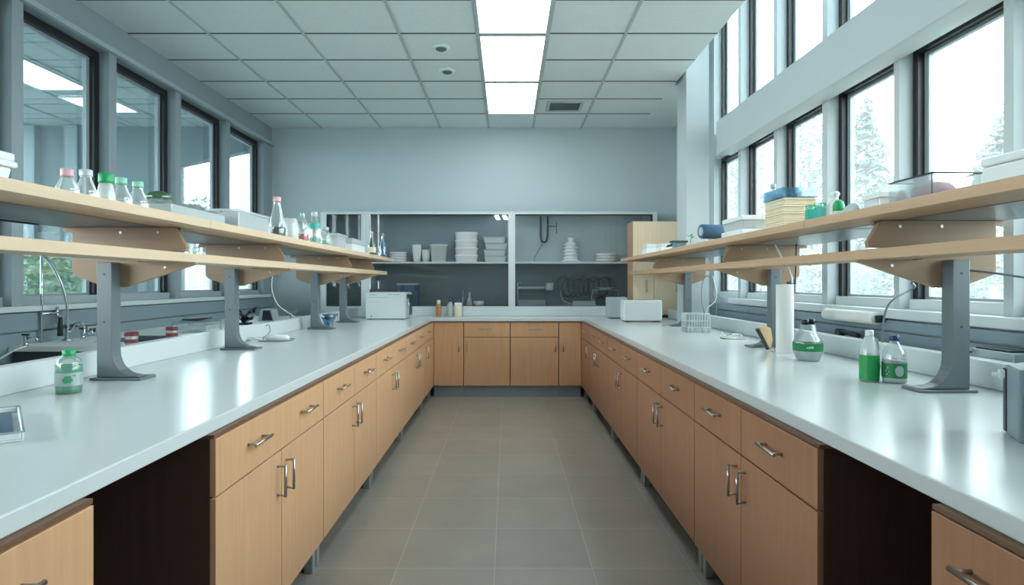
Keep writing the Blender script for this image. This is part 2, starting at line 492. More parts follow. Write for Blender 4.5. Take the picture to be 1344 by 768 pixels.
def detector(x, y, label):
    t = thing('smoke_detector', (x, y, ZC), label, 'smoke detector')
    MB().lathe([(0.0,-0.001),(0.074,-0.001),(0.078,-0.006),(0.076,-0.014),(0.06,-0.02),(0.0,-0.02)], 28).build('base', 'ceiling', t)
    MB().lathe([(0.046,-0.0205),(0.042,-0.028),(0.03,-0.034),(0.0,-0.034)], 24).build('sensor_head', 'gap', t)
    return t
detector(-0.553, 5.155, 'round ceiling smoke detector nearer the top of the picture')
detector(-0.558, 5.72, 'round ceiling smoke detector nearer the back wall')

# ------------------------------------------------------------------ outside and the annex beyond the left windows
struct(MB().box(-40, 45, -20, 60, -0.25, -0.12), 'ground', 'ground')
a = MB()
a.box(-6.6, -4.25, 8.0, 8.15, 0, 3.45); a.box(-4.25, -3.14, 8.0, 8.15, 0, 1.15)
a.prism([(-4.25, 2.86), (-3.14, 3.10), (-3.14, 3.45), (-4.25, 3.45)], 8.0, 8.15, 'y')  # sloped header added to imitate the slanted edge of a window reflection
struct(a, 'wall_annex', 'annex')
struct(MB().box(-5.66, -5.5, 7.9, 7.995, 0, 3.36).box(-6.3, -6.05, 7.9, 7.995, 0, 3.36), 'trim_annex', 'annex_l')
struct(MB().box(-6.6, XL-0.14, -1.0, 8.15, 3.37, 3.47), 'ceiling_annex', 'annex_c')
ag = MB()
for k in range(14): ag.box(-6.6, XL-0.15, 7.6-0.6*k-0.006, 7.6-0.6*k+0.006, 3.362, 3.372)
for k in range(5): ag.box(-3.7-0.6*k-0.006, -3.7-0.6*k+0.006, -1.0, 8.0, 3.362, 3.372)
struct(ag, 'trim_annex_ceiling', 'gap')
for y0, y1, lab in ((5.0, 6.40, 'ceiling light seen through the left windows, nearer one'), (6.68, 7.25, 'ceiling light seen through the left windows, farther one')):
    t = thing('ceiling_light', (-4.58, (y0+y1)/2, 3.36), lab, 'light')
    hl = (y1-y0)/2
    MB().box(-0.25, 0.25, -hl, hl, -0.012, -0.001).build('diffuser', 'lamp2', t)
    MB().box(-0.265, -0.251, -hl, hl, -0.02, 0).box(0.251, 0.265, -hl, hl, -0.02, 0).box(-0.265, 0.265, hl+0.001, hl+0.015, -0.02, 0).box(-0.265, 0.265, -hl-0.015, -hl-0.001, -0.02, 0).build('frame', 'tbar', t)
tag(MB().box(-7.0, -4.4, 11.0, 11.25, -0.1, 1.85).build('brick_wall', 'brick'), 'pale brick wall outside the third left window', 'wall')

def leaves(n, cx, cy, cz, rx, ry, rz, size, cone=0.0, seed=1):
    rnd = random.Random(seed)
    m = MB()
    k = 0
    while k < n:
        u, v, q = rnd.uniform(-1,1), rnd.uniform(-1,1), rnd.uniform(-1,1)
        d = u*u+v*v+q*q
        if d > 1 or d < 0.12: continue
        sc = 1.0
        if cone: sc = (1 - (q+1)/2*cone) * (0.75 + 0.35*abs(sin(q*9)))
        p = Vector((cx+u*rx*sc, cy+v*ry*sc, cz+q*rz))
        a = Vector((rnd.gauss(0,1), rnd.gauss(0,1), rnd.gauss(0,1))).normalized()
        b = a.orthogonal().normalized()
        s = size*rnd.uniform(0.6, 1.3)
        m.quad(p-a*s, p-b*s*0.3, p+a*s, p+b*s*0.3)
        k += 1
    return m
def tree(name, x, y, h, r, mat, label, cat='tree', n=1500, cone=0.0, seed=1, size=0.10, z0=0.0):
    t = thing(name, (x, y, -0.12), label, cat, group=None)
    zc = z0 + (h - z0)/2
    leaves(n, 0, 0, zc, r, r, (h-z0)/2, size, cone, seed).build('crown', mat, t)
    tr = MB().tube([(0,0,0), (0.03,0.02,h*0.4), (0,0,h*0.85)], [0.12*h/5, 0.09*h/5, 0.02])
    rnd = random.Random(seed+50)
    for k in range(9):
        zz = h*(0.25+0.065*k); an = rnd.uniform(0, 6.28); L = r*0.75*(1-0.06*k)
        tr.tube([(0,0,zz), (cos(an)*L*0.5, sin(an)*L*0.5, zz+0.1*L), (cos(an)*L, sin(an)*L, zz+0.3*L)], [0.03,0.02,0.008], 6)
    tr.build('trunk', 'bark', t)
tree('conifer_tree', 7.9, 13.6, 5.6, 1.25, 'leaf_pale', 'pale conifer seen through the second window from the camera, hazy', n=5200, cone=0.8, seed=3, size=0.11, z0=0.4)
tree('conifer_tree', 8.6, 10.6, 4.6, 1.2, 'leaf_pale', 'pale conifer at the edge of the nearest right window', n=5000, cone=0.7, seed=4, size=0.11, z0=0.4)
tree('broadleaf_tree', 10.0, 20.5, 7.0, 1.9, 'leaf_pale', 'pale tall leafy tree behind the middle right window', n=5000, cone=0.4, seed=5, size=0.14, z0=1.0)
tree('broadleaf_tree', 10.2, 27.5, 8.5, 2.2, 'leaf_pale', 'pale tree behind the farther narrow right window', n=5000, cone=0.3, seed=6, size=0.16, z0=1.2)
for k, (x, y, h, r, lab) in enumerate([
    (5.6, 6.6, 2.0, 1.0, 'pale bush low behind the nearest right window and its post'),
    (6.0, 9.3, 2.1, 1.1, 'pale bush low behind the second right window'),
    (6.2, 12.3, 2.2, 1.2, 'pale bush low behind the third right window, beside the white roll'),
    (6.4, 15.6, 2.2, 1.3, 'pale bush low behind the farthest right windows')]):
    tree('garden_bush', x, y, h, r, 'leaf_pale', lab, 'bush', n=4500, seed=20+k, size=0.065, z0=0.05)
tree('green_shrub', -4.75, 6.3, 1.85, 0.6, 'leaf', 'green shrub behind the sink under the left shelf', 'bush', n=2200, seed=31, size=0.05, z0=0.7)
tree('broadleaf_tree', -7.6, 15.0, 3.6, 1.1, 'leaf_pale', 'pale small tree outside the third left window', n=1200, seed=33, size=0.12, z0=1.2)

# ------------------------------------------------------------------ worktop
XE = 0.889
wt = thing('worktop', (0, 0, 0.893), 'continuous white U-shaped worktop on all the base cabinets', 'worktop')
MB().prism([(-1.87,-0.7),(-XE,-0.7),(-XE,7.2),(XE,7.2),(XE,-0.7),(1.93,-0.7),(1.93,7.17),(2.07,7.17),(2.07,7.865),(-1.87,7.865)], 0, 0.042, 'z').build('slab', 'counter', wt, 0.004)
tag(MB().box(-1.87, -1.82, -0.7, 7.55, 0.9355, 1.04).build('worktop_upstand', 'curb', None, 0.004), 'long white upstand along the back of the left worktop', 'upstand')
tag(MB().box(1.86, 1.93, -0.7, 7.16, 0.9355, 1.04).build('worktop_upstand', 'curb', None, 0.004), 'long white upstand along the back of the right worktop', 'upstand')
ZW = 0.935

# ------------------------------------------------------------------ base cabinets
def bow_handle(cx, y, cz, L, vertical):
    m = MB(); r = 0.0055; d = 0.032
    if vertical:
        m.tube([(cx, y, cz-L/2+0.004), (cx, y-d, cz-L/2+0.002)], r*0.85)
        m.tube([(cx, y, cz+L/2-0.004), (cx, y-d, cz+L/2-0.002)], r*0.85)
        m.tube([(cx, y-d, cz-L/2-0.003), (cx, y-d, cz+L/2+0.003)], r)
    else:
        m.tube([(cx-L/2+0.004, y, cz), (cx-L/2+0.002, y-d, cz)], r*0.85)
        m.tube([(cx+L/2-0.004, y, cz), (cx+L/2-0.002, y-d, cz)], r*0.85)
        m.tube([(cx-L/2-0.012, y-d, cz), (cx+L/2+0.012, y-d, cz)], r)
    return m
Z0, ZD, ZT1 = 0.135, 0.706, 0.880
def cabinet(loc, rz, w, drawers, doors, label, depth=0.56, foot='leg', group=None, face='door'):
    """front at y=0 facing -y; drawers: list of (x0,x1,[handle xs]); doors: list of (x0,x1,handle x,tall)"""
    t = thing('base_cabinet', loc, label, 'cabinet', rz, group)
    c = MB().box(0.0, 0.018, 0.019, depth, Z0, 0.882).box(w-0.018, w, 0.019, depth, Z0, 0.882)
    c.box(0.018, w-0.018, depth-0.012, depth, Z0, 0.882).box(0.018, w-0.018, 0.019, depth-0.012, Z0, Z0+0.018)
    c.box(0.018, w-0.018, 0.019, depth-0.012, 0.862, 0.882)
    c.build('carcass', 'carcass', t)
    MB().box(0, w, 0.004, 0.05, 0.8825, 0.893).build('top_rail', 'rail', t)
    g = 0.0028
    for x0, x1, hs in drawers:
        d = MB().box(x0+g, x1-g, 0, 0.018, ZD+g, ZT1).build('drawer', face, t, 0.0012, 1)
        for h in hs: bow_handle(h, 0.001, (ZD+ZT1)/2+0.012, 0.125, False).build('handle', 'nickel', d)
    for x0, x1, h, tall in doors:
        d = MB().box(x0+g, x1-g, 0, 0.018, Z0+g, (ZT1 if tall else ZD-g)).build('door', face, t, 0.0012, 1)
        bow_handle(h, 0.001, 0.60, 0.115, True).build('handle', 'nickel', d)
    if foot == 'leg':
        for x in (0.03, w-0.03):
            MB().box(x-0.022, x+0.022, 0.035, 0.075, 0, Z0).build('leg', 'alu', t, 0.003)
        MB().box(0, w, 0.13, 0.145, 0, Z0).build('toe_kick', 'toe_dark', t)
    else:
        MB().box(0, w, 0.05, 0.065, 0, Z0).build('toe_kick', 'toe', t)
    return t
def double(w, split):
    m = w/2
    hd = 0.045
    dr = [(0, w, [w*0.27, w*0.76])] if not split else [(0, m, [m/2]), (m, w, [m*1.5])]
    return dr, [(0, m, m-hd, False), (m, w, m+hd, False)]
XF = 0.865
LU = [(0.15, 1.295, False, 'base cabinet in the lower left corner, its drawer handle at the picture edge'),
      (1.83, 2.905, False, 'base cabinet with one wide two-handled drawer, beyond the left knee space'),
      (2.908, 4.08, True, 'second base cabinet along the left counter from the knee space'),
      (4.083, 5.28, True, 'third base cabinet along the left counter from the knee space'),
      (5.283, 6.48, True, 'fourth base cabinet along the left counter from the knee space')]
for a_, b_, sp, lab in LU:
    dr, do = double(b_-a_, sp)
    if a_ < 1: dr = [(0, b_-a_, [(b_-a_)*0.27, b_-a_-0.255])]
    cabinet((-XF, a_, 0), radians(90), b_-a_, dr, do, lab, group='left run of base cabinets')
wd = 7.228-6.483
cabinet((-XF, 6.483, 0), radians(90), wd, [(0, wd, [0.33])], [(0, wd, 0.06, False)], 'narrow last base cabinet of the left run, in the inner corner', group='left run of base cabinets')
RU = [(0.10, 1.264, True, 'base cabinet in the lower right corner, mostly outside the picture'),
      (1.722, 2.856, True, 'base cabinet with two drawers, beyond the right knee space'),
      (2.859, 4.115, True, 'second base cabinet along the right counter from the knee space'),
      (4.118, 5.32, True, 'third base cabinet along the right counter from the knee space'),
      (5.323, 6.48, True, 'fourth base cabinet along the right counter from the knee space')]
for a_, b_, sp, lab in RU:
    dr, do = double(b_-a_, sp)
    if a_ < 1: dr = [(0, b_-a_, [0.17, (b_-a_)*0.7])]
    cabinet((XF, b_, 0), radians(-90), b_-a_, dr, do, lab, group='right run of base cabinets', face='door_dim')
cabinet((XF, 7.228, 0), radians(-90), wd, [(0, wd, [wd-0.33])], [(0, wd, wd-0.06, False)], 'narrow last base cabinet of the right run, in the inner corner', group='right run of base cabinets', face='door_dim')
YBK = 7.23
bx = [-0.864, -0.512, 0.034, 0.602, 0.864]
cabinet((bx[0], YBK, 0), 0, bx[1]-bx[0]-0.003, [], [(0, bx[1]-bx[0]-0.003, bx[1]-bx[0]-0.055, True)], 'tall-doored base cabinet at the left end of the back run', foot='toe', group='back run of base cabinets')
cabinet((bx[1], YBK, 0), 0, bx[2]-bx[1]-0.003, [(0, bx[2]-bx[1]-0.003, [0.25])], [(0, bx[2]-bx[1]-0.003, 0.04, False)], 'back base cabinet with drawer, door handle on its left edge', foot='toe', group='back run of base cabinets')
cabinet((bx[2], YBK, 0), 0, bx[3]-bx[2]-0.003, [(0, bx[3]-bx[2]-0.003, [0.29])], [(0, bx[3]-bx[2]-0.003, bx[3]-bx[2]-0.045, False)], 'back base cabinet with drawer, door handle on its right edge', foot='toe', group='back run of base cabinets')
cabinet((bx[3], YBK, 0), 0, bx[4]-bx[3], [], [(0, bx[4]-bx[3], 0.05, True)], 'tall-doored base cabinet at the right end of the back run', foot='toe', group='back run of base cabinets')
# dark panels that close the two knee spaces
tag(MB().box(-1.60, -1.58, 1.30, 1.825, 0.0, 0.892).build('modesty_panel', 'carcass'), 'dark brown panel at the back of the left knee space', 'panel')
tag(MB().box(1.58, 1.60, 1.268, 1.718, 0.0, 0.892).build('modesty_panel', 'carcass'), 'dark brown panel at the back of the right knee space', 'panel')

# ------------------------------------------------------------------ bench shelving
def shelving(s, posts, label):
    """s=-1 left bench, +1 right bench; all in x mirrored"""
    t = thing('bench_shelving', (s*1.69, 2.6, ZW), label, 'shelf unit')
    ox, oy, oz = s*1.69, 2.6, ZW
    def px(x): return s*x - ox
    for y in posts:
        yy = y - oy
        pr = [(1.722, 1.43), (1.722, 0.948), (1.54, 0.948), (1.565, 0.953)]
        for k in range(8):
            a = radians(90*k/7)
            pr.append((1.57 + 0.088*sin(a)*1.0, 0.955 + 0.10*(1-cos(a))))
        pr.append((1.66, 1.43))
        P = MB().prism([(px(x), z-oz) for x, z in pr], yy, yy+0.062, 'y').build('post', 'post', t, 0.003)
        MB().prism([(px(1.745), 0.0005), (px(1.53), 0.0005), (px(1.535), 0.011), (px(1.745), 0.012)], yy-0.012, yy+0.105, 'y').build('base_plate', 'post', P, 0.002)
        for zz in (1.38, 1.18):
            MB().tube([(px(1.69), yy-0.001, zz-oz), (px(1.69), yy+0.002, zz-oz)], 0.005, 8).build('screw', 'dark', P)
        pan = [(1.87,1.583),(1.43,1.583),(1.38,1.50),(1.385,1.479),(1.585,1.479),(1.585,1.433),(1.345,1.433),(1.34,1.425),(1.64,1.325),(1.74,1.33),(1.855,1.372),(1.87,1.39)]
        Q = MB().prism([(px(x), z-oz) for x, z in pan], yy+0.064, yy+0.09, 'y').build('bracket_panel', 'panel', t, 0.002)
        MB().box(*sorted((px(1.93), px(1.42))), yy+0.092, yy+0.112, 1.565-oz, 1.583-oz).build('batten', 'panel', Q)
        cl = MB()
        for xx, zz in ((1.66,1.560),(1.50,1.560),(1.47,1.41),(1.75,1.49)):
            cl.tube([(px(xx), yy+0.0655, zz-oz), (px(xx), yy+0.060, zz-oz)], 0.006, 8)
        cl.build('bolt', 'nickel', Q)
    zb, ztp = 1.585-oz, 1.62-oz
    for y0, y1 in ((0.55, 2.728), (2.731, 7.15)):
        B = MB().box(*sorted((px(1.31), px(1.93))), y0-oy, y1-oy, zb, ztp).build('upper_shelf', 'shelf' if s < 0 else 'shelf_r', t, 0.002)
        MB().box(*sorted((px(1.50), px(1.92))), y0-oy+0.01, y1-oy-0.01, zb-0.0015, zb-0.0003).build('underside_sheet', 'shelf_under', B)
    MB().box(*sorted((px(1.40), px(1.58))), 0.55-oy, 7.2-oy, 1.436-oz, 1.475-oz).build('lower_shelf', 'shelf' if s < 0 else 'shelf_r', t, 0.002)
    return t
shelving(-1, [2.59, 3.76, 5.40, 6.33], 'two-tier wooden bench shelf on grey posts along the left counter')
shelving(1, [2.30, 3.89, 5.77], 'two-tier wooden bench shelf on grey posts along the right counter')
ZS = 1.6205

# ------------------------------------------------------------------ glass display cabinet on the back wall
YH = 7.60
hb = thing('display_cabinet', (0, YH, ZW), 'white-framed glass-fronted cabinet of three bays on the back counter', 'cabinet')
hx0, hx1, ht = -2.30, 1.845, 1.282
bays = [(-2.23, -1.80), (-1.70, 0.012), (0.095, 1.62+0.17)]
hd = YB - YH - 0.002
f = MB()
f.box(hx0, hx1, 0, 0.03, 1.252, ht); f.box(hx0, hx1, 0.0, 0.03, 0.001, 0.118)
xs = [hx0] + [v for b in bays for v in b] + [hx1]
for i in range(0, len(xs), 2): f.box(xs[i], xs[i+1], 0, 0.03, 0.118, 1.252)
f.build('frame', 'trim_white', hb, 0.003)
MB().box(hx0, hx1, 0.031, hd, 1.262, ht-0.002).box(hx0, hx0+0.018, 0.031, hd, 0.001, 1.261).box(hx1-0.018, hx1, 0.031, hd, 0.001, 1.261).box(hx0+0.018, hx1-0.018, 0.031, hd, 0.10, 0.116).build('carcass', 'hutch_low', hb)
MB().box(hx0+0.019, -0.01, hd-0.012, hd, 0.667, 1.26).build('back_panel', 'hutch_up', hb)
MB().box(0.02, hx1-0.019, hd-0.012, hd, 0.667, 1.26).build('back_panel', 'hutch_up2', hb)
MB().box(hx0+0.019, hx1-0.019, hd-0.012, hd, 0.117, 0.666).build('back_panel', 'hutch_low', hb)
for x0, x1 in bays:
    MB().box(x0-0.02, x1+0.02, 0.034, hd-0.014, 0.645, 0.668).build('shelf', 'white', hb, 0.002)
    MB().box(x0-0.005, x1+0.005, 0.012, 0.018, 0.117, 1.253).build('pane', 'hpane', hb)
for x in (-0.14, 0.0-0.045):  # added glowing strips imitate reflected ceiling lights and brighten the interior
    MB().prism([(x-0.02, 1.24), (x+0.03, 1.24), (x+0.05, 1.19), (x+0.005, 1.19)], 0.05, 0.055, 'y').build('reflection_strip', 'glow_reflection', hb)
# pipes fixed in the right bay
p = MB()
p.tube(spline([(0.42,0.2,1.25),(0.42,0.2,1.0),(0.44,0.2,0.93),(0.50,0.2,0.96),(0.51,0.2,1.25)], 6), 0.012)
p.tube([(0.51,0.2,1.12),(0.62,0.2,1.12),(0.62,0.2,1.03)], 0.006); p.tube([(0.62,0.2,1.12),(0.62,0.2,1.17)], 0.006)
p.build('pipe', 'dark', hb)
p = MB().tube([(0.44,0.215,0.90),(0.34,0.215,0.72),(0.34,0.215,0.672)], 0.004)
p.build('thin_pipe', 'hutch_low', hb)
ZSH = ZW + 0.668 + 0.001
ZFL = ZW + 0.118
YI = 7.745

# ------------------------------------------------------------------ crockery in the display cabinet
bowl_prof = [(0.0,0.0),(0.07,0.0),(0.075,0.006),(0.128,0.05),(0.130,0.053),(0.124,0.053),(0.07,0.012),(0.0,0.012)]
def single(mb, name, mat, loc, label, cat, group=None, rz=0.0, bevel=0.0):
    o = mb.build(name, mat, None, bevel)
    o.location = loc; o.rotation_euler = (0, 0, rz)
    return tag(o, label, cat, group)
def cop(o, loc, label, s=None):
    c = o.copy(); COL.objects.link(c); c.location = loc; c['label'] = label
    if s: c.scale = s
    return c
order4 = ['bottom', 'second', 'third', 'top']
b0 = None
plate_sm = MB().lathe([(0,0),(0.07,0),(0.105,0.012),(0.108,0.030),(0.103,0.030),(0.07,0.01),(0,0.01)], 28)
for k in range(4):
    lab = 'white bowl at the end of the left shelf, %s of its stack' % order4[k]
    loc = (-1.37, YI, ZSH + k*0.0305)
    if b0 is None: b0 = single(plate_sm, 'bowl', 'ceramic', loc, lab, 'bowl', 'bowls in the glass cabinet')
    else: cop(b0, loc, lab)
cup = MB().lathe([(0,0),(0.042,0),(0.056,0.15),(0.0565,0.215),(0.052,0.215),(0.04,0.01),(0,0.01)], 24)
c0 = single(cup, 'cup', 'ceramic', (-1.135, YI, ZSH), 'tall white cup beside the white bucket in the glass cabinet', 'cup', 'cups in the glass cabinet')
cop(c0, (-1.025, YI+0.02, ZSH), 'shorter white cup beside the white bucket in the glass cabinet', (0.9, 0.9, 0.72))
t = thing('bucket', (-0.86, YI-0.01, ZSH), 'white tapered bucket on the glass cabinet shelf', 'bucket')
MB().lathe([(0,0),(0.088,0),(0.105,0.20),(0.113,0.202),(0.114,0.215),(0.108,0.215),(0.085,0.01),(0,0.01)], 28).build('body', 'ceramic', t)
MB().tube(spline([(-0.11,-0.02,0.19),(-0.117,-0.06,0.08),(-0.10,-0.075,0.03)], 6), 0.003).build('bail_handle', 'white', t)
tub = MB().lathe([(0,0),(0.130,0),(0.136,0.012),(0.138,0.06),(0.144,0.066),(0.145,0.084),(0.138,0.090),(0.0,0.092)], 30, sy=0.78)
t0 = None
for k in range(4):
    lab = 'round white lidded tub, %s of the stack of four' % order4[k]
    loc = (-0.515, YI, ZSH + k*0.0925)
    if t0 is None: t0 = single(tub, 'tub', 'ceramic', loc, lab, 'tub', 'stacked white tubs')
    else: cop(t0, loc, lab)
def food_box(loc, label):
    t = thing('food_container', loc, label, 'container', group='stacked clear food boxes')
    MB().taper(-0.135, 0.135, -0.09, 0.09, 0, 0.062, 0.012).build('body', 'white_dull', t, 0.006)
    MB().box(-0.14, 0.14, -0.094, 0.094, 0.063, 0.078).build('lid', 'lgrey', t, 0.005)
    return t
fb = food_box((-0.15, YI, ZSH), 'frosted food box, bottom of the stack at the right of the shelf')
for k in range(1, 4): copy_thing(fb, (-0.15 + 0.006*(-1)**k, YI, ZSH + k*0.0785), 'frosted food box, %s of the stack at the right of the shelf' % order4[k], radians(3*(-1)**k))
# pagoda of dishes in the right bay
rads = [0.125, 0.105, 0.103, 0.10, 0.095, 0.088]
d0 = None
names6 = ['bottom', 'second', 'third', 'fourth', 'fifth', 'sixth']
for k, r in enumerate(rads):
    loc = (0.795, YI, ZSH + k*0.041); s = r/0.125
    lab = 'white flared dish, %s from below in the tall dish stack' % names6[k] if k else 'widest white flared dish, bottom of the tall dish stack'
    if d0 is None:
        d0 = single(MB().lathe([(0,0),(0.10,0),(0.125,0.006),(0.126,0.012),(0.092,0.022),(0.088,0.0395),(0.0,0.0395)], 28, sy=0.9), 'dish', 'ceramic', loc, lab, 'dish', 'tall stack of dishes')
    else: cop(d0, loc, lab, (s, s, 1))
single(MB().lathe([(0,0),(0.04,0.0),(0.03,0.02),(0.044,0.055),(0.038,0.055),(0.02,0.02),(0,0.02)], 20), 'cup', 'ceramic', (0.795, YI, ZSH+6*0.041), 'small white cup on top of the tall dish stack', 'cup')
p0 = None
plate = MB().lathe([(0,0),(0.08,0),(0.132,0.016),(0.138,0.034),(0.132,0.034),(0.078,0.012),(0,0.012)], 30, sy=0.85)
for k in range(3):
    lab = 'white plate, %s of the short stack beside the wooden cabinet' % ['bottom', 'middle', 'top'][k]
    loc = (1.245, YI, ZSH + k*0.0345)
    if p0 is None: p0 = single(plate, 'plate', 'ceramic', loc, lab, 'plate', 'short stack of plates')
    else: cop(p0, loc, lab)
# lower level of the cabinet
t = thing('storage_box', (-1.24, 7.74, ZFL), 'clear plastic storage box behind the white oven in the cabinet', 'box')
MB().openbox(-0.125, 0.125, -0.10, 0.09, 0, 0.26, 0.004).build('body', 'clear_b', t)
MB().box(-0.13, 0.13, -0.105, 0.095, 0.261, 0.285).build('lid', 'frost', t, 0.003)
t = thing('flask', (-0.475, YI, ZFL), 'small clear conical flask inside the glass cabinet', 'flask')
MB().lathe([(0,0),(0.042,0),(0.045,0.008),(0.016,0.11),(0.014,0.165),(0.018,0.17),(0.012,0.17),(0.012,0.11),(0.04,0.01),(0,0.008)], 20).build('body', 'frost', t)
single(MB().lathe([(0,0),(0.062,0),(0.07,0.06),(0.066,0.06),(0.058,0.008),(0,0.008)], 24), 'dish', 'white_dull', (-0.36, YI, ZFL), 'small white dish beside the clear conical flask', 'dish')
t = thing('pipe_fitting', (0.33, 7.79, ZFL), 'grey pipe device with a round joint inside the right bay', 'device')
MB().tube([(-0.2,0,0.0),(-0.2,0,0.29),(-0.16,0,0.29)], 0.009).build('stand', 'lgrey', t)
MB().tube([(-0.19,0,0.225),(0.14,0,0.225)], [0.018, 0.02], 12).build('tube', 'lgrey', t)
MB().lathe([(0,-0.05),(0.045,-0.05),(0.05,-0.03),(0.05,0.03),(0.045,0.05),(0,0.05)], 18, 0.20, 0, 0.24).build('joint', 'lgrey', t)
tag(MB().box(-0.17, 0.17, -0.04, 0.04, 0, 0.075).build('card_box', 'grey', None, 0.004), 'low grey box on the floor of the right bay', 'box')
bpy.data.objects['card_box'].location = (0.30, 7.685, ZFL)
# coil of cable hanging on the back panel
pts = []
for k in range(150):
    a = 2*pi*k/16.0
    pts.append((-0.30 + 0.60*k/149 + 0.09*cos(a), 0.012*sin(k*0.7), 0.10 + 0.125*sin(a) + 0.02*sin(k*0.21)))
t = thing('cable_coil', (0.985, 7.80, ZFL+0.13), 'loose grey cable in wide loops inside the right bay', 'cable')
MB().tube(pts, 0.006, 6).build('loops', 'dark', t)
MB().tube(spline([(-0.32,0,0.06),(-0.28,0,-0.06),(-0.15,-0.01,-0.11),(0.05,0,-0.10),(0.12,0,-0.07)], 8), 0.005, 6).box(-0.16, 0.12, -0.03, 0.0, -0.129, -0.07).build('plug_bar', 'lgrey', t)
t = thing('wire_stand', (1.22, 7.71, ZFL), 'dark wire stand with a dish behind the pale grey toaster', 'stand')
MB().tube(spline([(-0.15,0,0.19),(-0.17,0,0.1),(-0.12,0,0.01),(-0.02,0,0.004),(0.1,0,0.004)], 6), 0.004).tube([(-0.16,0,0.20),(0.16,0,0.20),(0.16,0,0.10)], 0.004).build('frame', 'lgrey', t)
MB().lathe([(0,0.0),(0.06,0.0),(0.11,0.025),(0.105,0.025),(0,0.008)], 20, 0, 0, 0.205, sy=0.6).build('dish', 'lgrey', t)

# ------------------------------------------------------------------ tall cabinet at the back right
tc = thing('tall_cabinet', (1.475, 7.25, ZW), 'pale wooden cabinet standing on the counter beside the glass cabinet', 'cabinet')
W, D, HT = 0.59, 0.60-0.02, 1.13
c = MB().box(0, 0.02, 0.02, D-0.24, 0.03, HT).box(W-0.02, W, 0.02, D-0.24, 0.03, HT).box(0.02, W-0.02, 0.02, D-0.24, HT-0.02, HT).box(0.02, W-0.02, 0.02, D-0.24, 0.03, 0.05).box(0.02, W-0.02, D-0.255, D-0.24, 0.05, HT-0.02)
c.build('carcass', 'tallside', tc)
MB().box(0.01, W-0.01, 0.012, D-0.25, 0.0, 0.03).build('plinth', 'toe_dark', tc)
MB().box(0.002, W-0.002, 0, 0.019, 0.70, HT-0.002).build('upper_door', 'tallwood', tc, 0.0015, 1)
for x0, x1, hx in ((0.002, 0.243, 0.155), (0.247, W-0.002, 0.50)):
    d = MB().box(x0, x1, 0, 0.019, 0.032, 0.697).build('door', 'tallwood', tc, 0.0015, 1)
    bow_handle(hx, 0.001, 0.37, 0.13, True).build('handle', 'nickel', d)

# ------------------------------------------------------------------ bottles
def bottle(name, loc, prof, label, body='clear', cap=None, cap_mat='white', liquid=None, liq_mat=None, band=None, band_mat='white', n=20, cat='bottle', group=None, sy=1.0, rz=0.0, mark=None):
    """prof: outer silhouette (r,z); cap: (r,z0,z1); liquid: height; band: (z0,z1)"""
    t = thing(name, loc, label, cat, rz, group)
    inner = [(max(r-0.0018, 0.001), z+0.002) for r, z in reversed(prof) if z > 0.0]
    MB().lathe(prof, n, sy=sy, cap=False).build('body', body, t)
    def rad(z):
        for (r0, z0), (r1, z1) in zip(prof, prof[1:]):
            if z0 <= z <= z1 and z1 > z0: return r0 + (r1-r0)*(z-z0)/(z1-z0)
        return prof[-1][0]
    if liquid:
        zs = [0.003 + (liquid-0.003)*k/6 for k in range(7)]
        lp = [(0, 0.003)] + [(rad(z)*0.955, z) for z in zs] + [(0, liquid)]
        MB().lathe(lp, n, sy=sy).build('liquid', liq_mat, t)
    if band:
        z0, z1 = band
        bp = [(rad(z0 + (z1-z0)*k/4)*1.012+0.0004, z0 + (z1-z0)*k/4) for k in range(5)]
        B = MB().lathe(bp, n, sy=sy, cap=False).build('label', band_mat, t)
        if mark:
            mm = MB(); R = rad((z0+z1)/2)*1.02+0.001; zc = (z0+z1)/2
            for da, dz, hw_, hh in mark[1]:
                a0 = mark[0] + da
                ns = max(1, int(hw_/0.06))
                for i in range(ns):
                    qa = a0 - hw_ + 2*hw_*i/ns; qb = a0 - hw_ + 2*hw_*(i+1)/ns
                    mm.quad(*[(R*cos(q), R*sy*sin(q), zc+zz) for q, zz in ((qa, dz-hh), (qb, dz-hh), (qb, dz+hh), (qa, dz+hh))])
            mm.build('print', mark[2], B)
    if cap:
        r, z0, z1 = cap
        MB().lathe([(0,z0),(r,z0),(r*1.02,z0+(z1-z0)*0.2),(r,z1-0.002),(r*0.9,z1),(0,z1)], 18, sy=1.0).build('cap', cap_mat, t)
    return t
def media(w, h, cr):
    r = w/2
    return [(0,0),(r*0.9,0),(r,0.006),(r,h*0.34),(r*0.93,h*0.45),(cr*0.95,h*0.76),(cr*0.85,h*0.80),(cr*0.85,h)]
BG = 'small bottles in a row on the left shelf'
bottle('bottle', (-1.48, 2.077, ZS), media(0.070, 0.100, 0.019), 'small clear bottle with a pink cap on the left shelf', cap=(0.019, 0.080, 0.107), cap_mat='pink', group=BG)
bottle('bottle', (-1.48, 2.170, ZS), media(0.068, 0.112, 0.020), 'small clear bottle with a white cap next to the pink-capped one', cap=(0.020, 0.098, 0.121), cap_mat='frost', group=BG)
bottle('bottle', (-1.47, 2.262, ZS), media(0.062, 0.112, 0.023), 'small clear bottle with a bright green cap on the left shelf', cap=(0.024, 0.088, 0.124), cap_mat='green', body='frost', group=BG)
bottle('bottle', (-1.48, 2.368, ZS), media(0.074, 0.120, 0.020), 'small clear bottle with a pale green cap, beside the bright green cap', cap=(0.020, 0.100, 0.127), cap_mat='green_pale', group=BG)
bottle('bottle', (-1.48, 2.475, ZS), media(0.074, 0.122, 0.020), 'small clear bottle with a pale green cap, last of the row', cap=(0.020, 0.105, 0.129), cap_mat='green_pale', group=BG)

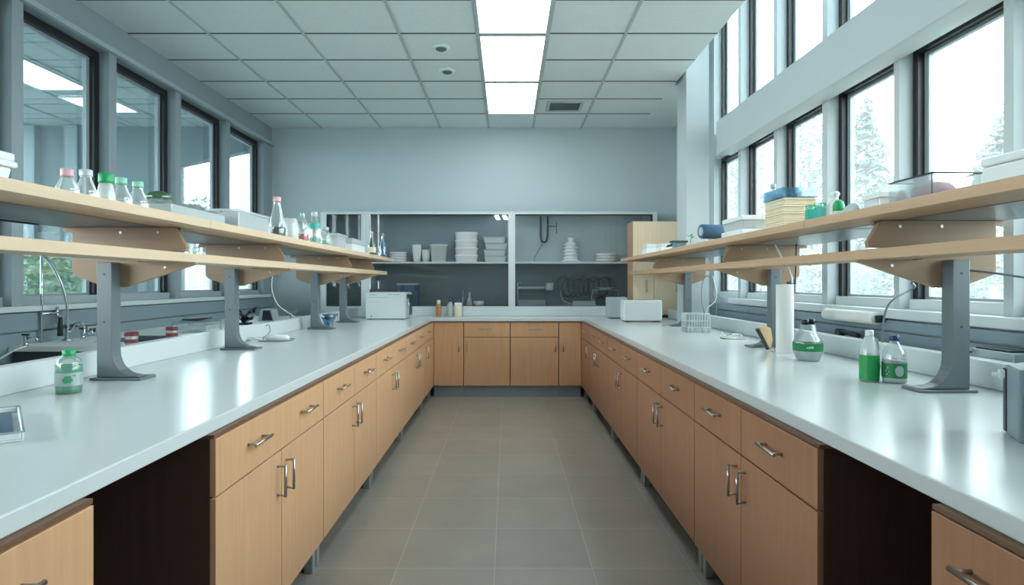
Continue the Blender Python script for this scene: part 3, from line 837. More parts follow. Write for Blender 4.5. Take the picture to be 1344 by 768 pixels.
# white lidded tub at the picture edge
t = thing('storage_tub', (-1.51, 1.56, ZS), 'white lidded tub at the near end of the left shelf', 'tub')
MB().taper(-0.10, 0.10, -0.2, 0.2, 0, 0.05, 0.008).build('body', 'white', t, 0.006)
MB().box(-0.11, 0.11, -0.21, 0.21, 0.050, 0.068).box(-0.105, 0.105, -0.205, 0.205, 0.068, 0.092).build('lid', 'white', t, 0.006)
# glassy tray with bag, bowl on it
t = thing('plastic_tray', (-1.50, 2.80, ZS), 'long clear plastic tray behind the small bottles', 'tray')
MB().openbox(-0.12, 0.12, -0.26, 0.22, 0, 0.05, 0.005).build('body', 'frost', t, 0.003)
lm = MB()
rr = random.Random(5)
nx, ny = 9, 17
vs = [(-0.118+0.236*i/(nx-1), -0.255+0.47*j/(ny-1), 0.056+0.012*rr.random()+0.012*sin(i*1.3+j*0.6)) for j in range(ny) for i in range(nx)]
lm._add(vs, [(j*nx+i, j*nx+i+1, (j+1)*nx+i+1, (j+1)*nx+i) for j in range(ny-1) for i in range(nx-1)], True)
lm.build('film_cover', 'frost', t)
single(MB().lathe([(0.052,0),(0.05,0.012),(0.042,0.026),(0.02,0.034),(0,0.036)], 24), 'upturned_bowl', 'greenglass', (-1.50, 2.66, ZS+0.083), 'small dark glass bowl upside down on the long clear tray', 'bowl')
# flat box with white tray
t = thing('storage_box', (-1.49, 3.325, ZS), 'wide frosted box with a white tray beside the pink-capped flask', 'box')
MB().openbox(-0.13, 0.13, -0.195, 0.195, 0, 0.085, 0.004).build('body', 'frost', t, 0.003)
MB().box(-0.135, 0.135, -0.20, 0.20, 0.0855, 0.10).build('lid', 'frost', t, 0.004)
MB().box(-0.12, 0.122, -0.185, 0.185, 0.006, 0.055).build('inner_tray', 'white', t, 0.004)
FL = lambda w, h, nr: [(0,0),(w*0.47,0),(w*0.5,0.008),(w*0.5,h*0.25),(w*0.40,h*0.45),(nr*1.2,h*0.78),(nr,h*0.86),(nr,h)]
bottle('bottle', (-1.42, 3.81, ZS), FL(0.104, 0.245, 0.02), 'clear bottle with pink cap and dark liquid on the left shelf', cap=(0.023, 0.222, 0.252), cap_mat='pink', liquid=0.065, liq_mat='dark_liq')
t = thing('jug', (-1.45, 4.13, ZS), 'clear rounded jug with a handle beside the dark liquid bottle', 'jug')
MB().lathe([(0,0),(0.048,0),(0.052,0.01),(0.052,0.10),(0.042,0.14),(0.036,0.155),(0.032,0.155)], 20, cap=False).build('body', 'frost', t)
MB().tube(spline([(0.045,-0.01,0.14),(0.085,-0.01,0.13),(0.09,-0.01,0.07),(0.052,-0.01,0.04)], 8), 0.006).build('handle', 'clear', t)
bottle('flask', (-1.42, 4.28, ZS), [(0,0),(0.04,0),(0.043,0.008),(0.040,0.10),(0.030,0.15),(0.017,0.17),(0.016,0.20)], 'clear flask with red liquid at its bottom', liquid=0.062, liq_mat='red_liq', cat='flask', cap=(0.012, 0.185, 0.215), cap_mat='clear_g')
bottle('bottle', (-1.42, 4.545, ZS), [(0,0),(0.042,0),(0.045,0.008),(0.045,0.13),(0.035,0.17),(0.020,0.20),(0.019,0.23)], 'clear bottle with a teal label band on the left shelf', liquid=0.055, liq_mat='green_pale', band=(0.125, 0.158), band_mat='teal', cap=(0.022, 0.212, 0.245), cap_mat='frost')
bottle('jar', (-1.40, 4.745, ZS), [(0,0),(0.036,0),(0.039,0.008),(0.039,0.10),(0.025,0.12),(0.025,0.135)], 'short clear jar with grey lid beside the teal-labelled bottle', cat='jar', cap=(0.028, 0.125, 0.150), cap_mat='lgrey', liquid=0.05, liq_mat='green_pale')
t = thing('storage_box', (-1.46, 5.12, ZS), 'small frosted box behind the short clear jar', 'box')
MB().taper(-0.09, 0.09, -0.14, 0.14, 0, 0.105, 0.008).build('body', 'frost', t, 0.006); MB().box(-0.095, 0.095, -0.145, 0.145, 0.106, 0.125).build('lid', 'frost', t, 0.005)
t = thing('storage_box', (-1.46, 5.66, ZS), 'white box with frosted lid before the green glass bottle', 'box')
MB().box(-0.10, 0.10, -0.24, 0.24, 0, 0.07).build('body', 'white', t, 0.005); MB().openbox(-0.102, 0.102, -0.245, 0.245, 0.0705, 0.115, 0.004).build('lid', 'frost', t, 0.003)
WB = lambda r, h: [(0,0),(r*0.95,0),(r,0.008),(r,h*0.42),(r*0.8,h*0.52),(r*0.36,h*0.74),(r*0.3,h*0.97),(r*0.34,h)]
bottle('bottle', (-1.38, 6.29, ZS), WB(0.042, 0.235), 'green glass bottle with pale label near the shelf end', body='greenglass', band=(0.03, 0.085), band_mat='cream', cap=(0.015, 0.215, 0.245), cap_mat='lgrey')
bottle('bottle', (-1.38, 6.84, ZS), WB(0.044, 0.262), 'bluish clear glass bottle at the far end of the left shelf', body='clear_b', band=(0.04, 0.11), band_mat='clear_b', cap=(0.016, 0.24, 0.27), cap_mat='grey')

# ------------------------------------------------------------------ things on the right shelf
t = thing('storage_tub', (1.50, 1.50, ZS), 'white plastic box at the near end of the right shelf', 'tub')
MB().box(-0.13, 0.13, -0.28, 0.28, 0, 0.055).build('body', 'white', t, 0.006); MB().box(-0.135, 0.135, -0.285, 0.285, 0.0555, 0.08).build('lid', 'white', t, 0.006)
t = thing('glass_tank', (1.44, 2.09, ZS), 'shallow clear glass tank holding red cloth on the right shelf', 'tank')
MB().openbox(-0.08, 0.08, -0.11, 0.115, 0, 0.075, 0.004).build('body', 'clear', t)
rm = MB(); q = 0.003
for a0, a1 in (((-0.08,-0.11),(0.08,-0.11)), ((0.08,-0.11),(0.08,0.115)), ((0.08,0.115),(-0.08,0.115)), ((-0.08,0.115),(-0.08,-0.11))):
    rm.tube([(a0[0],a0[1],0.077),(a1[0],a1[1],0.077)], q, 6)
rm.tube([(-0.08,-0.11,0.002),(-0.08,-0.11,0.077)], 0.0015, 6)
rm.build('rim', 'dark', t)
def lump(sx, sy, sz, seed, n=14):
    rr = random.Random(seed); m = MB(); vs = []; k2 = 9
    for i in range(k2):
        th = pi*0.5*i/(k2-1)
        for k in range(n):
            a = 2*pi*k/n; w_ = 1 + 0.16*sin(3*a+seed) + 0.12*(rr.random()-0.5)
            vs.append((sx*cos(th)*cos(a)*w_, sy*cos(th)*sin(a)*w_, sz*sin(th)*(1+0.1*(rr.random()-0.5))))
    fs = [(i*n+k, i*n+(k+1)%n, (i+1)*n+(k+1)%n, (i+1)*n+k) for i in range(k2-1) for k in range(n)]
    fs.append(tuple(range(n-1,-1,-1)))
    return m._add(vs, fs, True)
single(lump(0.055, 0.075, 0.064, 2), 'cloth', 'redcloth', (1.43, 2.07, ZS+0.006), 'crumpled dusky red cloth inside the glass tank', 'cloth')
single(lump(0.016, 0.022, 0.042, 4), 'cloth', 'redcloth', (1.385, 2.175, ZS+0.006), 'small red scrap in the far corner of the glass tank', 'cloth')
t = thing('storage_box', (1.44, 2.36, ZS), 'small pale box with lid beside the glass tank', 'box')
MB().box(-0.05, 0.05, -0.055, 0.055, 0, 0.042).build('body', 'frost', t, 0.004); MB().box(-0.053, 0.053, -0.058, 0.058, 0.0425, 0.066).build('lid', 'white', t, 0.004)
single(lump(0.032, 0.05, 0.042, 7), 'folded_bag', 'lgrey', (1.385, 2.475, ZS), 'low grey bag between the pale box and the green cap', 'bag')
t = thing('bottle', (1.375, 2.565, ZS), 'squat green-topped bottle on the right shelf', 'bottle')
MB().lathe([(0,0),(0.02,0),(0.021,0.02),(0.019,0.03)], 16, cap=False).build('body', 'frost', t)
MB().lathe([(0.019,0.02),(0.0225,0.022),(0.0225,0.045),(0.017,0.06),(0.008,0.068),(0,0.069)], 18).build('cap', 'green', t)
t = thing('spray_bottle', (1.42, 2.68, ZS), 'white spray bottle behind the squat green-topped one', 'bottle')
MB().lathe([(0,0),(0.028,0),(0.03,0.006),(0.03,0.06),(0.014,0.085),(0.013,0.095)], 16).build('body', 'white', t)
MB().box(-0.012, 0.012, -0.016, 0.022, 0.0955, 0.118).prism([(-0.018,0.10),(-0.032,0.098),(-0.032,0.108),(-0.018,0.115)], -0.007, 0.007, 'x').build('spray_head', 'white', t, 0.003)
for xx, yy, lab in ((1.365, 2.70, 'small teal plastic box next to the squat green-topped bottle'), (1.365, 2.78, 'small teal plastic box next to the cream paper stack')):
    t = thing('small_box', (xx, yy, ZS), lab, 'box')
    MB().box(-0.02, 0.02, -0.017, 0.017, 0, 0.055).build('body', 'teal', t, 0.004); MB().box(-0.0205, 0.0205, -0.0175, 0.0175, 0.056, 0.073).build('lid', 'clear_g', t, 0.003)
t = thing('paper_stack', (1.42, 3.11, ZS), 'tall stack of cream paper towels on the right shelf', 'paper stack')
pm = MB(); rr = random.Random(3)
for k in range(12):
    o_ = rr.uniform(-0.003, 0.003); pm.box(-0.08+o_, 0.08+o_, -0.11+o_, 0.11+o_, k*0.0115, k*0.0115+0.0108)
pm.build('towels', 'cream', t, 0.003, 1)
t = thing('clear_box', (1.42, 3.11, ZS+0.1385), 'bluish clear box on top of the cream paper stack', 'box')
MB().openbox(-0.085, 0.085, -0.11, 0.11, 0, 0.05, 0.003).build('body', 'clear_b', t, 0.002)
ds = MB(); rr = random.Random(9)
for k in range(10): 
    x, y = rr.uniform(-0.065,0.065), rr.uniform(-0.085,0.085); ds.lathe([(0,0.004),(0.014,0.004),(0.016,0.02),(0.008,0.03),(0,0.03)], 8, x, y, 0)
ds.build('contents', 'blue', t)
bottle('flask', (1.42, 3.30, ZS), [(0,0),(0.035,0),(0.038,0.008),(0.036,0.07),(0.014,0.16),(0.012,0.225),(0.016,0.23)], 'tall clear conical flask beside the cream paper stack', cat='flask', cap=(0.014, 0.225, 0.25), cap_mat='lgrey')
t = thing('storage_tub', (1.47, 3.72, ZS), 'white tiered tub between the flask and the blue roll', 'tub')
MB().box(-0.125, 0.125, -0.17, 0.17, 0, 0.035).build('base_tray', 'white', t, 0.006); MB().taper(-0.118, 0.118, -0.16, 0.16, 0.036, 0.085, 0.008).build('body', 'frost', t, 0.006); MB().box(-0.122, 0.122, -0.165, 0.165, 0.086, 0.115).build('lid', 'white', t, 0.006)
t = thing('cloth_roll', (1.45, 4.28, ZS), 'blue rolled cloth lying on a clear stand', 'roll')
rl = MB()
rl.tube([(-0.115,-0.015,0.078),(-0.11,-0.014,0.078),(0.0,0.0,0.076),(0.105,0.014,0.074),(0.112,0.015,0.074)], [0.047,0.050,0.050,0.048,0.044], 22)
rl.build('roll', 'blue', t)
rl = MB(); rl.tube([(-0.1165,-0.016,0.078),(-0.1155,-0.0158,0.078)], 0.03, 18); rl.build('end_face', 'lgrey', t)
MB().box(-0.06, 0.08, -0.035, 0.035, 0, 0.026).build('stand', 'clear', t, 0.004)
t = thing('tape_dispenser', (1.44, 5.22, ZS), 'teal and clear tape holder beyond the blue roll', 'dispenser')
MB().taper(-0.055, 0.065, -0.04, 0.04, 0.004, 0.06, 0.018).build('body', 'clear_b', t, 0.004); MB().box(-0.06, 0.075, -0.045, 0.045, 0.0605, 0.078).build('top', 'dark', t, 0.004)
MB().prism([(-0.10,0.02),(-0.05,0.03),(-0.05,0.05),(-0.085,0.045)], -0.015, 0.015, 'y').build('clip', 'dark', t, 0.003)
t = thing('plant_sprig', (1.55, 5.25, ZS), 'small green leaf sprig behind the teal tape holder', 'plant')
MB().tube([(0,0,0),(0.004,0,0.06),(0.015,0,0.12)], 0.003, 6).build('stem', 'green_dk', t)
lf = MB()
for a_, z_ in ((0.2,0.06),(2.2,0.08),(-1.2,0.095),(1.2,0.115),(3.4,0.11)):
    p_ = Vector((0.008,0,z_)); d_ = Vector((cos(a_), sin(a_)*0.6, 0.5)).normalized()*0.045; o_ = Vector((0,0,1)).cross(d_).normalized()*0.014
    lf.quad(p_, p_+d_*0.5+o_, p_+d_, p_+d_*0.5-o_)
lf.build('leaf', 'green', t)
for (x, y, w_, h_, lab) in ((1.39, 5.95, 0.075, 0.09, 'white carton at the far end of the right shelf'), (1.43, 5.62, 0.06, 0.075, 'white carton beside the teal tape holder')):
    t = thing('carton', (x, y, ZS), lab, 'box')
    MB().box(-w_, w_, -0.10, 0.10, 0, h_*0.55).build('body', 'white', t, 0.004); MB().box(-w_*0.95, w_*0.95, -0.095, 0.095, h_*0.55+0.0005, h_).build('lid', 'white_dull', t, 0.004)

# ------------------------------------------------------------------ things on the right counter
t = bottle('spray_bottle', (1.508, 2.575, ZW), [(0,0),(0.035,0),(0.0375,0.006),(0.0375,0.11),(0.036,0.118),(0.034,0.13),(0.024,0.17),(0.015,0.19),(0.014,0.2)], 'green and white bottle with a plain neck on the right counter', body='frost', band=(0.006, 0.11), band_mat='green_body', cap=(0.016, 0.188, 0.212), cap_mat='white')
MB().prism([(0.012,0.19),(0.035,0.175),(0.04,0.13),(0.033,0.13),(0.028,0.168),(0.012,0.18)], -0.004, 0.004, 'y').build('trigger', 'lgrey', t)
EMBLEM = [(0.42, -0.019+0.0038*k, 0.36*math.sqrt(1-((-0.019+0.0038*k)/0.0215)**2), 0.0019) for k in range(11)] + [(-0.5,0.012,0.04,0.004),(-0.66,0.0,0.03,0.004),(-0.40,-0.004,0.03,0.003),(-0.58,-0.014,0.06,0.003)]
bottle('bottle', (1.587, 2.535, ZW), [(0,0),(0.042,0),(0.045,0.006),(0.045,0.105),(0.040,0.13),(0.022,0.158),(0.0165,0.168),(0.0165,0.18)], 'clear bottle with a navy cap and dark green label', body='clear', liquid=0.095, liq_mat='frost', band=(0.022, 0.082), band_mat='green_dk', cap=(0.019, 0.172, 0.194), cap_mat='navy', mark=(radians(-122), EMBLEM, 'lgrey'))
t = bottle('bottle', (1.585, 3.26, ZW), [(0,0),(0.055,0),(0.06,0.01),(0.072,0.045),(0.074,0.095),(0.066,0.115),(0.045,0.15),(0.036,0.19)], 'wide clear bottle with green label and two black caps', body='clear', band=(0.052, 0.092), band_mat='green_dk', liquid=0.05, liq_mat='frost', mark=(radians(-108), [(0.0,0.0,0.22,0.004),(0.1,0.006,0.15,0.002)], 'green_pale'))
MB().lathe([(0,0.188),(0.018,0.188),(0.018,0.215),(0,0.215)], 14, -0.014, 0, 0).build('cap', 'black', t)
MB().lathe([(0,0.190),(0.016,0.190),(0.016,0.218),(0,0.218)], 14, 0.026, 0.012, 0).build('cap', 'black', t)
t = thing('paper_roll', (1.625, 3.62, ZW), 'tall white paper roll standing behind the right shelf post', 'paper roll')
MB().lathe([(0.018,0),(0.048,0),(0.0485,0.004),(0.0485,0.395),(0.047,0.40),(0.02,0.40),(0.018,0.395),(0.018,0.0)], 28).build('roll', 'paper', t)
MB().lathe([(0.018,0.38),(0.018,0.402),(0.015,0.402),(0.015,0.38)], 16, cap=False).build('core', 'tan', t)
single(lump(0.06, 0.055, 0.13, 12, 18), 'plastic_bag', 'frost', (1.685, 3.46, ZW), 'crumpled clear plastic bag between the white roll and wide bottle', 'bag')
t = thing('brush', (1.585, 3.78, ZW), 'tan wooden paddle leaning behind the white paper roll', 'brush', radians(25))
MB().prism([(-0.075,0.135),(-0.02,0.15),(0.03,0.13),(0.045,0.06),(0.03,0.0),(0.012,0.012),(-0.03,0.075)], -0.008, 0.008, 'y').build('board', 'tan', t, 0.003)
MB().prism([(-0.078,0.132),(-0.032,0.070),(0.010,0.005),(0.006,0.0),(-0.04,0.068),(-0.085,0.125)], -0.01, 0.01, 'y').build('edge_strip', 'dark', t)
rg = MB(); rg.tube([(0.014*cos(2*pi*k/16), 0.004*sin(2*pi*k/16), 0.0145+0.012*sin(2*pi*k/16)) for k in range(17)], 0.002, 6)
single(rg, 'key_ring', 'nickel', (1.565, 3.655, ZW), 'small metal ring at the foot of the white paper roll', 'ring')
t = thing('metal_tray', (1.655, 4.50, ZW), 'flat metal clip tray lying by the right upstand', 'tray')
MB().box(-0.09, 0.06, -0.055, 0.05, 0, 0.008).build('plate', 'nickel', t, 0.002); MB().tube(spline([(-0.085,0.04,0.008),(-0.08,0.045,0.045),(-0.05,0.045,0.02),(0.0,0.045,0.03),(0.055,0.045,0.028),(0.058,0.0,0.012)], 6), 0.003, 6).build('wire_rim', 'chrome', t)
# wire basket
t = thing('wire_basket', (1.545, 5.06, ZW), 'clear wire basket beside the second right shelf post', 'basket')
MB().openbox(-0.095, 0.09, -0.07, 0.07, 0.004, 0.155, 0.003).build('liner', 'clear', t)
wb = MB()
for z in (0.002, 0.05, 0.10, 0.157):
    wb.tube([(-0.097,-0.072,z),(0.092,-0.072,z),(0.092,0.072,z),(-0.097,0.072,z),(-0.097,-0.072,z)], 0.0032, 6)
for k in range(10): wb.tube([(-0.097+0.189*k/9,-0.072,0.002),(-0.097+0.189*k/9,-0.072,0.157)], 0.0022, 5)
for k in range(7): wb.tube([(-0.097,-0.072+0.144*k/6,0.002),(-0.097,-0.072+0.144*k/6,0.157)], 0.0022, 5)
wb.build('wires', 'cable_w', t)
# small ovens at the back right
t = thing('toaster', (1.405, 6.50, ZW), 'white rounded toaster in front of the pale wooden cabinet', 'toaster')
MB().box(-0.20, 0.20, -0.11, 0.11, 0.012, 0.228).build('body', 'white', t, 0.018, 3)
MB().box(-0.14, 0.14, -0.03, -0.005, 0.224, 0.2290).box(-0.14, 0.14, 0.02, 0.045, 0.224, 0.2290).build('slot', 'dark', t)
for x in (-0.16, 0.16): MB().box(x-0.02, x+0.02, -0.09, 0.09, 0, 0.012).build('foot', 'dark', t)
t = thing('toaster', (1.255, 7.12, ZW), 'pale grey toaster half hidden behind the white one', 'toaster')
MB().box(-0.11, 0.11, -0.10, 0.10, 0.008, 0.245).build('body', 'lgrey', t, 0.016, 3)
MB().box(-0.04, 0.04, -0.08, 0.08, 0.2445, 0.2465).build('slot', 'dark', t)
MB().box(-0.09, 0.09, -0.08, 0.08, 0, 0.008).build('foot', 'dark', t)
# grey device at the right edge
t = thing('label_printer', (1.303, 1.575, ZW), 'grey device with a lever at the right picture edge', 'device', radians(-27))
MB().prism([(0.0,0.0),(0.30,0.0),(0.30,0.195),(0.045,0.195),(0.0,0.185)], 0.0, 0.14, 'y').build('body', 'grey', t, 0.006)
MB().box(0.012, 0.29, -0.004, 0.0, 0.012, 0.175).build('front_panel', 'dark', t, 0.002)
MB().box(-0.003, 0.0, 0.112, 0.138, 0.006, 0.176).build('side_strip', 'dark', t)
MB().box(-0.016, -0.003, 0.112, 0.132, 0.15, 0.172).box(-0.03, -0.016, 0.114, 0.13, 0.155, 0.163).build('lever', 'white', t, 0.002)

# behind the right upstand, on the service ledge
t = thing('paper_roll', (2.045, 3.69, 1.145), 'white paper roll mounted on the wall under the right sill', 'paper roll')
MB().tube([(0,-0.27,0),(0,-0.265,0),(0,0.265,0),(0,0.27,0)], [0.034,0.037,0.037,0.034], 22).build('roll', 'paper', t)
MB().box(-0.014, 0.052, -0.287, -0.273, -0.02, 0.02).box(-0.014, 0.052, 0.273, 0.287, -0.02, 0.02).build('bracket', 'dark', t, 0.003)
t = thing('hand_tool', (1.995, 3.62, 0.996), 'black-handled tool on the ledge behind the right upstand', 'tool', radians(84))
MB().tube([(-0.13,0,0.05),(-0.05,0,0.055),(0.08,0,0.06)], [0.014,0.016,0.012], 10).build('grip', 'dark', t)
MB().lathe([(0,0),(0.026,0),(0.028,0.06),(0.02,0.07),(0,0.07)], 14, 0.11, 0, 0).build('head', 'dark', t)
MB().lathe([(0,0),(0.015,0),(0.012,0.04),(0,0.04)], 10, -0.10, 0, 0).build('rest', 'grey', t)
t = thing('equipment_box', (1.995, 2.50, 0.996), 'grey box with a black strap behind the nearest right post', 'box')
MB().box(-0.05, 0.05, -0.13, 0.11, 0, 0.075).build('body', 'lgrey', t, 0.004)
MB().box(-0.04, 0.035, -0.10, 0.08, 0.0755, 0.083).tube(spline([(-0.055,0.12,0.09),(-0.06,0.09,0.075),(-0.075,0.06,0.06)], 5), 0.006, 6).build('strap', 'dark', t, 0.002)

# ------------------------------------------------------------------ things on the left counter
bottle('bottle', (-1.632, 2.30, ZW), [(0,0),(0.040,0),(0.044,0.006),(0.044,0.105),(0.038,0.123),(0.020,0.138),(0.0165,0.142),(0.0165,0.15)], 'green liquid bottle with white label beside the left post', body='clear', liquid=0.103, liq_mat='greenliq', band=(0.030, 0.078), band_mat='frost', cap=(0.0215, 0.139, 0.160), cap_mat='green', mark=(radians(-60), [(0.0,0.009,0.24,0.0035),(-0.02,0.002,0.34,0.0028),(0.0,-0.004,0.36,0.0028),(-0.02,-0.010,0.26,0.003),(0.45,0.016,0.12,0.0012),(0.45,0.012,0.12,0.0012)], 'greenliq'))
t = thing('instrument_tray', (-1.464, 1.70, ZW), 'clear-rimmed tray of blue instruments at the left picture edge', 'tray', radians(39.5))
# local +x runs toward the worktop edge; corners follow the picture
MB().openbox(-0.10, 0.10, -0.216, 0.216, 0, 0.024, 0.006).build('body', 'white', t, 0.003)
MB().box(-0.09, 0.08, -0.20, 0.17, 0.0065, 0.017).build('liner', 'blue', t)
it = MB()
for k in range(4):
    it.tube(spline([(-0.07+0.035*k,-0.17,0.022),(-0.05+0.033*k,-0.05,0.026),(-0.075+0.035*k,0.06,0.023),(-0.06+0.03*k,0.13,0.022)], 6), 0.006, 6)
it.build('instruments', 'clear_b', t)
tag_rim = MB()
for a0, a1 in (((-0.1,-0.216),(0.1,-0.216)), ((0.1,-0.216),(0.1,0.216)), ((0.1,0.216),(-0.1,0.216)), ((-0.1,0.216),(-0.1,-0.216))):
    tag_rim.tube([(a0[0],a0[1],0.0255),(a1[0],a1[1],0.0255)], 0.0025, 6)
tag_rim.build('rim', 'grey', t)
t = thing('power_cable', (-1.665, 4.33, ZW), 'white power adapter with coiled cable on the left counter', 'cable')
MB().tube([(-0.03,0,0.022),(-0.02,0,0.024),(0.12,0.0,0.022),(0.14,0,0.02)], [0.012,0.024,0.022,0.010], 12).build('adapter', 'white', t)
cc = []
for k in range(64):
    a = 2*pi*k/20; r_ = 0.035+0.008*sin(k*0.4)
    cc.append((-0.085+r_*cos(a), r_*sin(a)*1.1, 0.006+0.012*(k/63)+0.012*abs(sin(a*0.5))))
MB().tube(cc, 0.004, 6).build('coil', 'cable_w', t)
MB().tube(spline([(-0.06,0.03,0.02),(-0.02,0.05,0.06),(-0.035,0.07,0.11),(-0.06,0.08,0.10)], 6), 0.003, 6).tube(spline([(0.14,0,0.018),(0.18,-0.02,0.02),(0.15,-0.045,0.008),(0.05,-0.05,0.005),(-0.06,-0.045,0.005)], 6), 0.004, 6).build('lead', 'cable', t)
t = thing('glass_bowl', (-1.63, 5.63, ZW), 'blue patterned glass bowl behind the third left post', 'bowl')
MB().lathe([(0,0),(0.04,0),(0.042,0.01),(0.038,0.03),(0.052,0.07),(0.074,0.12),(0.071,0.12),(0.048,0.07),(0.032,0.03),(0,0.025)], 22).build('body', 'clear_b', t)
MB().lathe([(0.0535,0.07),(0.0645,0.095),(0.0655,0.1),(0.0545,0.072)], 22, cap=False).build('band', 'blueglass', t)
MB().tube(spline([(0.07,0,0.12),(0.085,-0.01,0.125),(0.08,-0.01,0.10)], 5), 0.005, 6).build('spout', 'blueglass', t)
# white oven
t = thing('microwave_oven', (-1.573, 6.86, ZW), 'white microwave oven on the left counter by the back wall', 'microwave')
MB().box(0, 0.44, 0, 0.42, 0.008, 0.30).build('casing', 'white_dull', t, 0.006)
MB().box(0.4405, 0.452, 0.012, 0.408, 0.02, 0.29).build('front_panel', 'lgrey', t, 0.003)
MB().box(0.4525, 0.456, 0.02, 0.16, 0.23, 0.28).build('display', 'dark', t)
MB().box(0.4525, 0.456, 0.18, 0.40, 0.04, 0.27).build('door_glass', 'dark', t)
MB().tube([(0.456,0.05,0.06),(0.47,0.05,0.06),(0.47,0.05,0.20),(0.456,0.05,0.20)], 0.006, 6).build('handle', 'chrome', t)
mk = MB()
mk.box(0.045, 0.055, -0.001, 0.0, 0.270, 0.281); mk.box(0.06, 0.13, -0.001, 0.0, 0.273, 0.278); mk.box(0.25, 0.29, -0.001, 0.0, 0.276, 0.281); mk.box(0.30, 0.38, -0.001, 0.0, 0.275, 0.280)
mk.box(0.03, 0.25, -0.001, 0.0, 0.245, 0.2475); mk.box(0.03, 0.16, -0.001, 0.0, 0.195, 0.1965); mk.box(0.055, 0.07, -0.001, 0.0, 0.03, 0.045)
mk.build('print', 'cable', t)
for x in (0.04, 0.40): MB().box(x-0.02, x+0.02, 0.03, 0.39, 0, 0.008).build('foot', 'dark', t)
# small bottles on the back counter
bottle('bottle', (-0.835, 7.50, ZW), [(0,0),(0.034,0),(0.036,0.006),(0.036,0.125),(0.018,0.15),(0.016,0.155)], 'amber bottle with pale cap on the back counter', body='amber', cap=(0.022, 0.15, 0.198), cap_mat='cream')
t = bottle('bottle', (-0.695, 7.52, ZW), [(0,0),(0.036,0),(0.038,0.006),(0.038,0.14),(0.018,0.165),(0.014,0.18)], 'clear bottle with navy cap between amber bottle and cream jar', body='frost', cap=(0.02, 0.178, 0.235), cap_mat='navy')
bottle('jar', (-0.598, 7.50, ZW), [(0,0),(0.042,0),(0.045,0.006),(0.045,0.135),(0.04,0.142)], 'cream jar with pale lid on the back counter', body='cream', cap=(0.046, 0.135, 0.165), cap_mat='paper', cat='jar')
single(MB().tube([(0,0,0.001),(0.002,0,0.33)], 0.004, 8), 'glass_rod', 'clear_b', (-0.545, 7.56, ZW), 'thin glass rod standing beside the cream jar', 'rod')

# ------------------------------------------------------------------ sink bench below the left windows
ZK = 0.963
sk = thing('sink_bench', (-2.48, 3.69, 0), 'white-topped sink bench under the left windows', 'sink')
x0, x1, y0, y1 = -0.50, 0.50, 0.0, 3.4
bx0, bx1, by0, by1 = -0.22, 0.12, 0.28, 0.80
MB().box(x0, bx0, y0, y1, ZK-0.03, ZK).box(bx1, x1, y0, y1, ZK-0.03, ZK).box(bx0, bx1, y0, by0, ZK-0.03, ZK).box(bx0, bx1, by1, y1, ZK-0.03, ZK).build('top', 'sink_top', sk)
MB().openbox(bx0, bx1, by0, by1, ZK-0.22, ZK-0.004, 0.006).build('basin', 'sink_metal', sk)
MB().box(x0+0.02, x1-0.02, y0+0.01, y0+0.03, ZK-0.10, ZK-0.031).box(x1-0.03, x1-0.01, y0+0.03, y1, ZK-0.10, ZK-0.031).build('apron', 'sink_dark', sk)
for xx in (x0+0.06, x1-0.06):
    for yy in (0.06, y1-0.06): MB().box(xx-0.025, xx+0.025, yy-0.025, yy+0.025, 0, ZK-0.10).build('leg', 'sink_dark', sk)
# taps
fx, fy = -2.865, 4.02
t = thing('lab_faucet', (fx, fy, ZK), 'tall chrome lab faucet with a curved hose by the sink', 'faucet')
MB().lathe([(0,0),(0.03,0),(0.03,0.012),(0.014,0.02),(0.014,0.15),(0,0.15)], 14).build('body', 'chrome', t)
MB().tube(spline([(0,0,0.15),(0.0,0.0,0.22),(-0.01,-0.02,0.34),(-0.03,-0.06,0.45),(-0.04,-0.12,0.53),(-0.02,-0.24,0.58),(0.0,-0.36,0.585)], 8), 0.008, 8).build('hose', 'chrome', t)
MB().tube([(0.0,-0.05,0.10),(0.0,0.08,0.10)], 0.010, 8).tube([(0.0,-0.06,0.04),(0.0,-0.06,0.16)], [0.018,0.012], 8).build('valve', 'dark', t)
MB().tube(spline([(0,0.02,0.05),(0.05,0.02,0.12),(0.10,0.01,0.10),(0.11,0.0,0.05)], 6), 0.007, 8).build('spout', 'chrome', t)
t = thing('water_pipe', (-2.955, 3.92, ZK), 'straight chrome riser pipe with a cross valve beside the faucet', 'pipe')
MB().tube([(0,0,0.0),(0,0,0.62)], 0.007, 8).build('riser', 'chrome', t)
MB().tube([(0.012,-0.02,0.185),(0.012,0.15,0.185)], 0.009, 8).tube([(0.012,0.12,0.12),(0.012,0.12,0.225)], 0.008, 8).build('cross_valve', 'chrome', t)
for k, (dy, lab) in enumerate(((-0.30, 'small chrome tap on the bench, nearest of three'), (0.20, 'small chrome tap on the bench, just past the tall faucet'), (0.42, 'small chrome tap on the bench, farthest of three'))):
    q_ = thing('bench_tap', (-2.90, fy+dy, ZK), lab, 'tap', group='small taps along the sink')
    MB().lathe([(0,0),(0.018,0),(0.012,0.015),(0.012,0.06),(0,0.06)], 12).tube([(0,0,0.045),(0.06,0,0.05),(0.07,0,0.03)], 0.008, 8).build('body', 'chrome', q_)
    MB().box(-0.022, 0.022, -0.006, 0.006, 0.062, 0.074).build('lever', 'dark', q_, 0.002)
for x, y, lab in ((-2.33, 3.83, 'small jar with red lid beside the first left post'), (-2.33, 4.29, 'small jar with red lid farther along the sink bench')):
    bottle('jar', (x, y, ZK), [(0,0),(0.034,0),(0.037,0.006),(0.037,0.05),(0.034,0.055)], lab, body='frost', band=(0.01, 0.032), band_mat='red', cap=(0.039, 0.052, 0.076), cap_mat='red', cat='jar', group='red-lidded jars')
